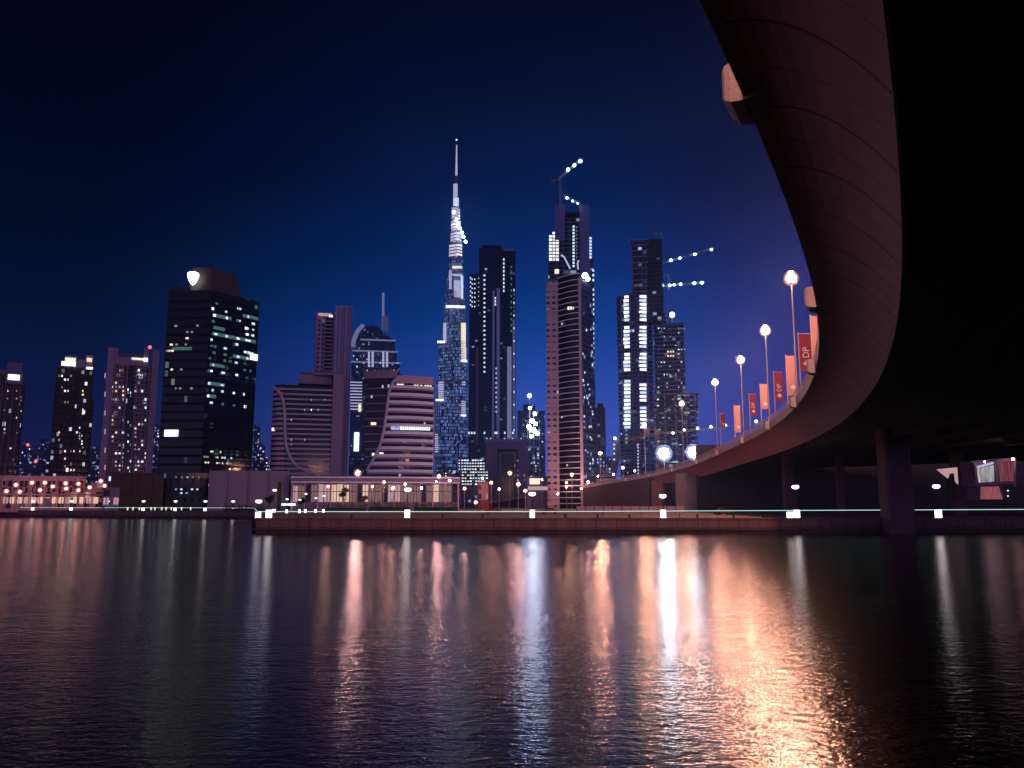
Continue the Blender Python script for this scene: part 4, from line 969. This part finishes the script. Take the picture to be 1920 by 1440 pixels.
# ------------------------------------------------------------------ street lamps on the ground
def street_lamp(label, px, py, Y, r=.4, mat='street', group='street lamps along the waterfront road', zb=G):
    p = pt(px, py, Y); t = thing('street_lamp', label, 'street lamp', (p.x, Y, zb), 0, group); h = p.z-zb
    MB().tube((0, 0, -.1), (0, 0, h), .10, .07, 7).build('pole', M['polemetal'], t)
    g = MB().ball((0, 0, h), r*2.1, n=16, k=12).build('frosted_globe', M['frost' if mat == 'streetsmall' else 'frostpink'], t)  # added glow shell, imitates the halo of the bulb
    MB().ball((0, 0, h), r*.92, n=10, k=8).build('lamp_bulb', M[mat], g)
    MB().tube((0, 0, h+r*1.95), (0, 0, h+r*2.25), r*.7, r*.2, 9).build('lamp_cap', M['darkmetal'], t)
sl = [(671, 887, 255, .6, 'brightest pinkish white street lamp in front of the pale striped hotel', 'street'), (615, 912, 262, .3, 'orange street lamp at the left end of the lit shopfronts', 'streetsmall'), (698, 912, 262, .26, 'small street lamp right of the bright one before the shopfronts', 'streetsmall'), (720, 904, 262, .28, 'small pink street lamp before the middle of the shopfronts', 'streetsmall'), (823, 893, 275, .42, 'orange street lamp at the right end of the hotel podium', 'street'), (818, 903, 280, .25, 'small lamp just below the orange one at the podium end', 'streetsmall'), (871, 916, 300, .38, 'white street lamp before the glowing office block', 'streetsmall'), (921, 905, 300, .38, 'small street lamp right of the pink lit block', 'streetsmall'), (956, 887, 330, .5, 'amber street lamp in front of the portal building', 'streetsmall'), (936, 917, 320, .33, 'small lamp left of the bright star like lamp below the portal building', 'streetsmall'), (972, 908, 285, .45, 'bright pink street lamp below the portal building', 'street'), (1072, 890, 380, .5, 'amber street lamp at the foot of the curved tower', 'streetsmall'), (1062, 913, 400, .4, 'low lamp on the ramp left of the white glare', 'streetsmall'), (1168, 877, 350, .42, 'street lamp on the slope left of the glaring construction tower foot', 'streetsmall'), (1103, 904, 392, .45, 'bright pinkish lamp low over the ramp wall', 'street')]
for px, py, Y, r, lb, mt in sl: street_lamp(lb, px, py, Y, r, mt, zb=G if Y < 340 else G)
for i, (px, py, Y) in enumerate([(737, 915, 262), (760, 908, 270), (790, 915, 268), (843, 901, 290), (892, 942, 230), (905, 897, 330), (985, 920, 290), (1016, 899, 330), (1046, 926, 300), (1062, 905, 395), (1090, 916, 300), (1121, 893, 420), (1150, 889, 420), (1190, 883, 360)]):
    street_lamp('%s small lamp from the left on the road below the central towers' % ORD[i], px, py, Y, .3 if i % 3 else .38, 'streetsmall', 'small lamps on the road below the central towers')
lf = [(12, 921), (30, 909), (37, 922), (60, 905), (75, 919), (84, 905), (99, 912), (123, 906), (124, 916), (147, 907), (147, 919), (168, 914), (189, 902), (196, 911)]
for i, (px, py) in enumerate(lf): street_lamp('%s lamp from the left before the pink arcade, at %s height' % (ORD[i], 'upper' if py < 911 else 'lower'), px, py, (321 if px < 160 else 312)*math.cos(azel(px, py)[0]), .42, 'arcade_lamp', 'lamps before the pink arcade')
# warm ground lights at the foot of the dark hall
for i, px in enumerate((240, 250, 262, 284, 291, 304, 312, 322, 341, 358)):
    YG = 299*math.cos(azel(px, 944)[0]); p = pt(px, 944, YG); t = thing('garden_light', '%s small warm ground light from the left, in front of the dark box building' % ORD[i], 'ground light', (p.x, YG, G), 0, 'warm ground lights before the dark building')
    MB().tube((0, 0, 0), (0, 0, .25), .16, .12, 8).build('base', M['darkmetal'], t); MB().tube((0, 0, .25), (0, 0, 1.2), .2, .28, 8).build('lamp_body', M['w_cream'], t)

# promenade lamps: glowing foot, dark post, glowing head
def prom_lamp(label, x, y, zh, foot_h, k=1., head=True, mt='prom'):
    t = thing('promenade_lamp', label, 'lamp', (x, y, G), 0, 'promenade lamps along the quay')
    MB().box(-.32*k, -.32*k, .02, .32*k, .32*k, foot_h).build('lit_base', M[mt], t)
    MB().box(-.36*k, -.36*k, foot_h, .36*k, .36*k, foot_h+.12).build('base_cap', M['darkmetal'], t)
    if head:
        MB().tube((0, 0, foot_h+.12), (0, 0, zh-.25), .09, .07, 8).build('post', M['darkmetal'], t)
        MB().ball((0, 0, zh), .5*k, .5*k, .3*k, n=12, k=8).build('lamp_head', M[mt], t)
        MB().ball((0, 0, zh+.27*k), .42*k, .42*k, .1*k, n=10, k=6).build('lamp_cap', M['darkmetal'], t)
pl_ = [(505, 958, 129, None), (764, 918, 131, 1), (998, 926, 131, 1), (1243, 930, 131, 1), (1493, 913, 131, 1), (1758, 912, 131, 1)]
pn = ['lit bollard at the left corner of the quay', 'promenade lamp in front of the lit shopfronts, on the quay', 'promenade lamp on the quay below the floodlit gap', 'promenade lamp on the quay below the left white floodlight', 'promenade lamp beneath the bridge, right of the bridge pier', 'promenade lamp farthest right beneath the bridge, beside the lit glass room']
for (px, py, Y, hd), lb in zip(pl_, pn):
    x = pt(px, 945, Y).x; zh = pt(px, py, Y).z-G; prom_lamp(lb, x, Y, zh, 1.35, 1.15, bool(hd))
for i, px in enumerate((1478, 1484)):
    p = pt(px, 960, 133); prom_lamp('slim lit bollard %s, left of the lamp beneath the bridge' % ('on the left' if i == 0 else 'on the right'), p.x, 133, 2, 1.0, .6, False)
sh = [(62, 1), (134, 1), (204, 1), (269, 1), (329, 1), (385, 1), (437, 1), (485, 1)]
def shoreY(px):
    a = math.tan(azel(px, 945)[0])
    for (x0, y0), (x1, y1) in zip(shore, shore[1:]):
        # ray x = a*y
        dx, dy = x1-x0, y1-y0; den = dx-a*dy
        if abs(den) < 1e-6: continue
        t = (a*y0-x0)/den
        if 0 <= t <= 1 and y0+t*dy > 0: return y0+t*dy
    return 127
for i, (px, _) in enumerate(sh):
    Y = shoreY(px)+2.; x = pt(px, 945, Y).x; prom_lamp('%s promenade lamp from the left on the far left quay' % ORD[i], x, Y, pt(px, 940, Y).z-G, 1.05, 1.1, True, 'prom_far')
for i, (px, py) in enumerate(((538, 936), (562, 937), (573, 926), (592, 934), (607, 930), (514, 919))):
    Y = 205+i*4; x = pt(px, 945, Y).x; prom_lamp('%s of the clustered small white lamps below the hotel with the curved rib' % ORD[i], x, Y, pt(px, py, Y).z-G, .9, .75 if i != 5 else 1.2, True, 'prom_far')

# added railing; its glowing line stands in for a boat's light trail
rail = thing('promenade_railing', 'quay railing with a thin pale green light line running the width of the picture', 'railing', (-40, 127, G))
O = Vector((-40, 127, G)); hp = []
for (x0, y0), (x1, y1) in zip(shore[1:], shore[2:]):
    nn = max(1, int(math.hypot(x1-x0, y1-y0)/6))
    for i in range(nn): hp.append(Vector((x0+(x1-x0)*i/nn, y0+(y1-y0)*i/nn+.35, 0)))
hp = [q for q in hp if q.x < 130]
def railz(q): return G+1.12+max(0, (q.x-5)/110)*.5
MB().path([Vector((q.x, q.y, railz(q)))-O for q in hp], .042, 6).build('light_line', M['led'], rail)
MB().path([Vector((q.x, q.y+.05, G+.66))-O for q in hp], .02, 4).build('lower_rail', M['darkmetal'], rail)
me = None
for q in hp:
    if q.y > 200 or q.x < -60: continue
    if me is None: me = MB().tube((0, 0, .1), (0, 0, 1.1), .035, n=6).mesh('post', M['darkmetal'])
    link('post', me, rail, Vector((q.x, q.y+.02, G+.05))-O)

bm_ = MB().tube((0, 0, 0), (0, 0, .42), .17, .13, 10).tube((0, 0, .42), (0, 0, .56), .24, .22, 10).mesh('mooring_bollard', M['darkmetal'])
for i, px in enumerate((560, 660, 830, 905, 1060, 1120, 1180, 1307, 1375, 1430)):
    p = pt(px, 960, 127.45); o = link('mooring_bollard', bm_, None, (p.x, 127.45, G+.16)); tag(o, '%s squat black mooring bollard from the left on the quay edge' % ORD[i], 'bollard', 'mooring bollards on the quay edge')
# ------------------------------------------------------------------ greenery
def leaves(m, c, rx, ry, rz, n, sz, rd, thin=1.):
    for _ in range(n):
        while True:
            p = Vector((rd.uniform(-1, 1), rd.uniform(-1, 1), rd.uniform(-1, 1)))
            if .25 < p.length < 1: break
        q = Vector((c[0]+p.x*rx, c[1]+p.y*ry, c[2]+p.z*rz)); a = Vector((rd.uniform(-1, 1), rd.uniform(-1, 1), rd.uniform(-.6, .6))).normalized(); u = a.orthogonal().normalized(); s_ = sz*rd.uniform(.6, 1.3)
        m.quad(q-a*s_-u*s_*.5, q+a*s_-u*s_*.5, q+a*s_+u*s_*.5, q-a*s_+u*s_*.5)
def tree(label, px, py_top, Y, rpx, seed):
    rd = random.Random(seed); p = pt(px, py_top, Y); h = p.z-G; r = rpx*Y/F; t = thing('tree', label, 'tree', (p.x, Y, G), 0)
    m = MB().tube((0, 0, -.2), (.1, 0, h*.5), .16, .10, 7)
    for i in range(6):
        an = i*1.05; m.tube((.1, 0, h*.45), (math.cos(an)*r*.6, math.sin(an)*r*.6, h*.5+r*rd.uniform(.3, .9)), .07, .02, 5)
    m.build('trunk', M['bark'], t); m = MB()
    for i in range(9):
        an = rd.uniform(0, 6.28); k = rd.uniform(.1, .7); leaves(m, (math.cos(an)*r*k, math.sin(an)*r*k, h-r+rd.uniform(-.5, .6)*r), r*.45, r*.45, r*.4, 150, .16, rd)
    m.build('crown', M['leaf'], t)
tree('small round dark tree in front of the bright peach shopfront', 646, 913, 262, 10, 1)
tree('dark tree at the left corner of the quay beside the hoarding', 506, 928, 200, 8, 2)
tree('dark bushy tree left of the lit shopfronts', 566, 931, 215, 7, 3)
tree('low round dark tree right of the peach shopfront', 683, 928, 258, 8, 4)
hd = [(690, 770, 939, 240, 'long dark clipped hedge in front of the lit shopfronts'), (775, 860, 941, 245, 'dark hedge at the right end of the shopfronts'), (610, 688, 944, 250, 'low dark hedge below the round tree'), (420, 500, 945, 235, 'low dark hedge before the grey violet hoarding')]
for i, (x0, x1, yt, Y, lb) in enumerate(hd):
    a = pt(x0, yt, Y); c = pt(x1, yt, Y); L_ = c.x-a.x; h = a.z-G; t = thing('hedge', lb, 'hedge', ((a.x+c.x)/2, Y, G)); m = MB(); rd = random.Random(20+i)
    for k in range(int(L_/1.1)): leaves(m, (-L_/2+k*1.1+.5, 0, h*.5), .9, 1.1, h*.55*rd.uniform(.85, 1.12), 90, .14, rd)
    m.build('foliage', M['leaf'], t); MB().box(-L_/2+.2, -.3, -.1, L_/2-.2, .3, h*.45).build('stems', M['bark'], t)

# ------------------------------------------------------------------ odds and ends under the bridge
def car(label, x, y, rz, mat):
    t = thing('parked_car', label, 'car', (x, y, G), rz, 'cars parked behind the quay')
    m = MB(); pr = [(-2.2, .35), (-2.15, .8), (-1.4, .95), (-.75, 1.42), (.75, 1.45), (1.45, .98), (2.15, .82), (2.2, .35)]; n = len(pr)
    m.add([(a, -.86 if c < 1.2 else -.68, c) for a, c in pr]+[(a, .86 if c < 1.2 else .68, c) for a, c in pr], [tuple(range(n)), tuple(range(2*n-1, n-1, -1))]+[(i, n+i, n+(i+1) % n, (i+1) % n) for i in range(n)]); m.build('body', M[mat], t)
    MB().add([(-1.3, -.84, .98), (-.72, -.72, 1.36), (.72, -.72, 1.38), (1.35, -.84, .99)], [(0, 1, 2, 3)]).build('side_window', M['navyglass'], t)
    for wx in (-1.35, 1.35):
        for wy in (-.86, .86): MB().tube((wx, wy-.1, .32), (wx, wy+.1, .32), .32, n=14).build('wheel', M['darkmetal'], t)
p = pt(1356, 950, 175); car('dark car parked beside the bridge pier', p.x, 175, .2, 'darkbrown')
p = pt(925, 948, 215); car('dark red car parked below the portal building', p.x, 215, .05, 'red')
p = pt(1030, 948, 190); car('red car parked below the curved tower', p.x, 190, 0., 'red')
t = thing('site_barrier', 'low reddish site barrier left of the bridge pier', 'barrier', (pt(1180, 948, 215).x, 215, G))
for i in range(12): MB().box(-14+i*2.4, -.15, .05, -14+i*2.4+2.2, .15, 1.7).build('panel', M['pinkstone'], t)
for i in range(13): MB().box(-14.12+i*2.4, -.22, 0, -13.98+i*2.4+.04, .22, 1.85).build('post', M['red'], t)
# lit glass room beneath the bridge
def quadbox(P, th):  # a front polygon at given pixels, thickness backwards
    m = MB(); n = len(P); m.add(P+[q+Vector((0, th, 0)) for q in P], [tuple(range(n)), tuple(range(2*n-1, n-1, -1))]+[(i, n+i, n+(i+1) % n, (i+1) % n) for i in range(n)]); return m
Yg = 150.; O = pt(1865, 945, Yg); O.z = G
t = thing('glass_room', 'raised glass cabin lit pink and white beneath the bridge at far right', 'kiosk', O)
def gb(name, mat, pts, th, dy=0.): return quadbox([pt(x, y, Yg)+Vector((0, dy, 0))-O for x, y in pts], th).build(name, M[mat], t)
M['cabinwall'] = plain('cabin_wall', (.45, .20, .22), .5, emit=(.8, .25, .3), es=.0)
def interior(name, c0, c1, es):
    m, nt, N, L = newmat(name); out = N('ShaderNodeOutputMaterial'); e = N('ShaderNodeEmission'); tc = N('ShaderNodeTexCoord'); mp = N('ShaderNodeMapping'); mp.inputs['Scale'].default_value = (2.2, 1, .25); L(tc.outputs['Object'], mp.inputs[0])
    n = N('ShaderNodeTexNoise'); n.inputs['Scale'].default_value = 1.; n.inputs['Detail'].default_value = 3; L(mp.outputs[0], n.inputs['Vector']); x = N('ShaderNodeMix'); x.data_type = 'RGBA'; x.inputs[6].default_value = (*c0, 1); x.inputs[7].default_value = (*c1, 1)
    mr = N('ShaderNodeMapRange'); L(n.outputs['Fac'], mr.inputs[0]); mr.inputs[1].default_value = .35; mr.inputs[2].default_value = .65; L(mr.outputs[0], x.inputs[0]); L(x.outputs[2], e.inputs[0]); e.inputs[1].default_value = es; L(e.outputs[0], out.inputs[0]); m.cycles.emission_sampling = 'NONE'; return m
M['cab1'] = interior('cabin_curtains_grey', (.22, .2, .22), (.8, .78, .8), .62); M['cab2'] = interior('cabin_curtains_pink', (.3, .05, .09), (.62, .17, .22), .36); M['cab3'] = interior('cabin_panel_lit', (.5, .12, .2), (.75, .25, .25), .42)
gb('wall', 'purple', [(1822, 864), (1830, 912), (1838, 914), (1838, 937), (1902, 936), (1903, 858)], 4, .25)
gb('window', 'cab1', [(1832, 879), (1836, 905), (1864, 903), (1863, 872)], .2, -.05)
gb('window', 'cab2', [(1872, 869), (1874, 903), (1899, 902), (1899, 862)], .2, -.05)
gb('frame', 'pinkstone', [(1825, 868), (1829, 909), (1833, 909), (1829, 868)], .5, -.3); gb('frame', 'pinkstone', [(1865, 864), (1870, 908), (1874, 908), (1870, 862)], .5, -.32); gb('frame', 'pinkstone', [(1829, 905), (1829, 909), (1901, 907), (1901, 903)], .4, -.28); gb('frame', 'pinkstone', [(1899, 858), (1899, 912), (1903, 912), (1903, 858)], .5, -.34)
gb('ceiling_light', 'w_lav', [(1832, 874), (1832, 878), (1862, 870), (1862, 866)], .3, -.2)
gb('lower_panel', 'cab3', [(1840, 913), (1840, 936), (1880, 936), (1873, 912)], .2, -.02)
gb('door', 'darkbrown', [(1882, 913), (1886, 936), (1901, 936), (1901, 913)], .2, -.04)
gb('support', 'darkmetal', [(1848, 937), (1848, 962), (1852, 962), (1852, 937)], .4, 1.); gb('support', 'darkmetal', [(1890, 937), (1890, 962), (1894, 962), (1894, 937)], .4, 1.)
O2 = pt(1785, 945, 168); O2.z = G
M['cablamp'] = emit('cabin_lamp', (1, .45, .5), 45, True)
p = pt(1899, 861, Yg-1.6)-O; MB().ball(tuple(p), .22, n=10, k=8).build('lamp', M['cablamp'], t); p = pt(1846, 866, Yg-1.8)-O; MB().ball(tuple(p), .16, n=10, k=8).build('lamp', M['cablamp'], t)  # second lamp is added to brighten the cabin frames
for yy in (920, 930): p = pt(1890, yy, Yg-.2)-O; MB().ball(tuple(p), .12, n=8, k=6).build('button_light', M['w_white'], t)
t = thing('lit_canopy', 'triangular pink lit canopy beneath the bridge, above the right lamp', 'canopy', O2)
quadbox([pt(x, y, 168)-O2 for x, y in [(1757, 880), (1778, 897), (1781, 888), (1790, 887), (1792, 903), (1797, 908), (1795, 876)]], .3).build('sheet', M['w_shop2'], t)
quadbox([pt(x, y, 168)+Vector((0, .35, 0))-O2 for x, y in [(1779, 887), (1779, 962), (1783, 962), (1783, 887)]], .3).build('post', M['darkmetal'], t)

# ------------------------------------------------------------------ sky
w = bpy.data.worlds.new('World'); S.world = w; w.use_nodes = True; nt = w.node_tree; nt.nodes.clear(); N = nt.nodes.new; LK = nt.links.new
tc = N('ShaderNodeTexCoord'); sp_ = N('ShaderNodeSeparateXYZ'); LK(tc.outputs['Generated'], sp_.inputs[0])
X, Y_, Z = sp_.outputs
hyp = mth(nt, 'MAXIMUM', mth(nt, 'SQRT', mth(nt, 'ADD', mth(nt, 'MULTIPLY', X, X), mth(nt, 'MULTIPLY', Y_, Y_))), .001)
sinaz = mth(nt, 'DIVIDE', X, hyp); cosaz = mth(nt, 'DIVIDE', Y_, hyp)
def ramp(fac, stops, interp='EASE'):
    r = N('ShaderNodeValToRGB'); r.color_ramp.interpolation = interp; el = r.color_ramp.elements
    while len(el) < len(stops): el.new(.5)
    for e, (p, c) in zip(el, stops): e.position = p; e.color = (*c, 1)
    LK(fac, r.inputs[0]); return r.outputs[0]
centre = ramp(Z, [(0., (.080, .105, .54)), (.12, (.028, .082, .46)), (.22, (.003, .050, .285)), (.30, (.001, .024, .150)), (.37, (.001, .0125, .070)), (.48, (.001, .0055, .024)), (.60, (.0016, .001, .008))], 'LINEAR')
side = ramp(Z, [(0., (.014, .015, .090)), (.10, (.006, .012, .064)), (.20, (.0012, .0075, .034)), (.29, (.0005, .005, .0145)), (.40, (.0007, .0014, .0078)), (.60, (.0012, .0006, .006))], 'LINEAR')
right = ramp(Z, [(0., (.09, .06, .34)), (.12, (.042, .045, .28)), (.25, (.010, .022, .15)), (.36, (.004, .007, .045)), (.60, (.0018, .0012, .009))], 'LINEAR')
def sm(v, a, b):
    n = N('ShaderNodeMapRange'); n.interpolation_type = 'SMOOTHSTEP'; LK(v, n.inputs[0]); n.inputs[1].default_value = a; n.inputs[2].default_value = b; return n.outputs[0]
def mixc(f, a, b):
    n = N('ShaderNodeMix'); n.data_type = 'RGBA'
    if isinstance(f, float): n.inputs[0].default_value = f
    else: LK(f, n.inputs[0])
    for i, v in ((6, a), (7, b)):
        if isinstance(v, tuple): n.inputs[i].default_value = (*v, 1)
        else: LK(v, n.inputs[i])
    return n.outputs[2]
front = mixc(sm(sinaz, -.50, .05), side, centre); front = mixc(sm(sinaz, .12, .36), front, right)
nzs = N('ShaderNodeTexNoise'); nzs.inputs['Scale'].default_value = 3.2; nzs.inputs['Detail'].default_value = 4; LK(tc.outputs['Generated'], nzs.inputs['Vector'])
vm = N('ShaderNodeVectorMath'); vm.operation = 'SCALE'; LK(front, vm.inputs[0]); LK(mth(nt, 'MULTIPLY_ADD', nzs.outputs['Fac'], .5, .75), vm.inputs['Scale']); front = vm.outputs[0]
BACK = 1.0
back = ramp(Z, [(0., (.66*BACK, .52*BACK, 1.2*BACK)), (.15, (.37*BACK, .29*BACK, .70*BACK)), (.4, (.02, .012, .03)), (.7, (.002, .0015, .006))], 'LINEAR')
colr = mixc(sm(cosaz, .1, -.35), front, back)
colr = mixc(sm(Z, -.02, -.0), (.004, .003, .005), colr)
bg = N('ShaderNodeBackground'); LK(colr, bg.inputs[0]); bg.inputs[1].default_value = 1.0
wo = N('ShaderNodeOutputWorld'); LK(bg.outputs[0], wo.inputs[0])

# ------------------------------------------------------------------ render settings
S.view_settings.view_transform = 'Standard'; S.view_settings.look = 'None'; S.view_settings.exposure = 0; S.view_settings.gamma = 1
S.cycles.use_denoising = True; S.cycles.max_bounces = 5; S.cycles.diffuse_bounces = 2; S.cycles.glossy_bounces = 3
S.cycles.sample_clamp_indirect = 6; S.cycles.sample_clamp_direct = 0; S.cycles.caustics_reflective = False; S.cycles.caustics_refractive = False
# ------------------------------------------------------------------ city haze
HZ = 0.00011
if HZ:
    m, nt, N, LK = newmat('haze'); out = N('ShaderNodeOutputMaterial'); v = N('ShaderNodeVolumePrincipled'); v.inputs['Color'].default_value = (.28, .48, 1, 1)
    v.inputs['Density'].default_value = HZ; v.inputs['Anisotropy'].default_value = .85; LK(v.outputs[0], out.inputs['Volume'])
    hz = MB().box(-1600, -160, -4, 1600, 2400, 1100).build('haze', m); hz['kind'] = 'stuff'
    S.cycles.volume_bounces = 0
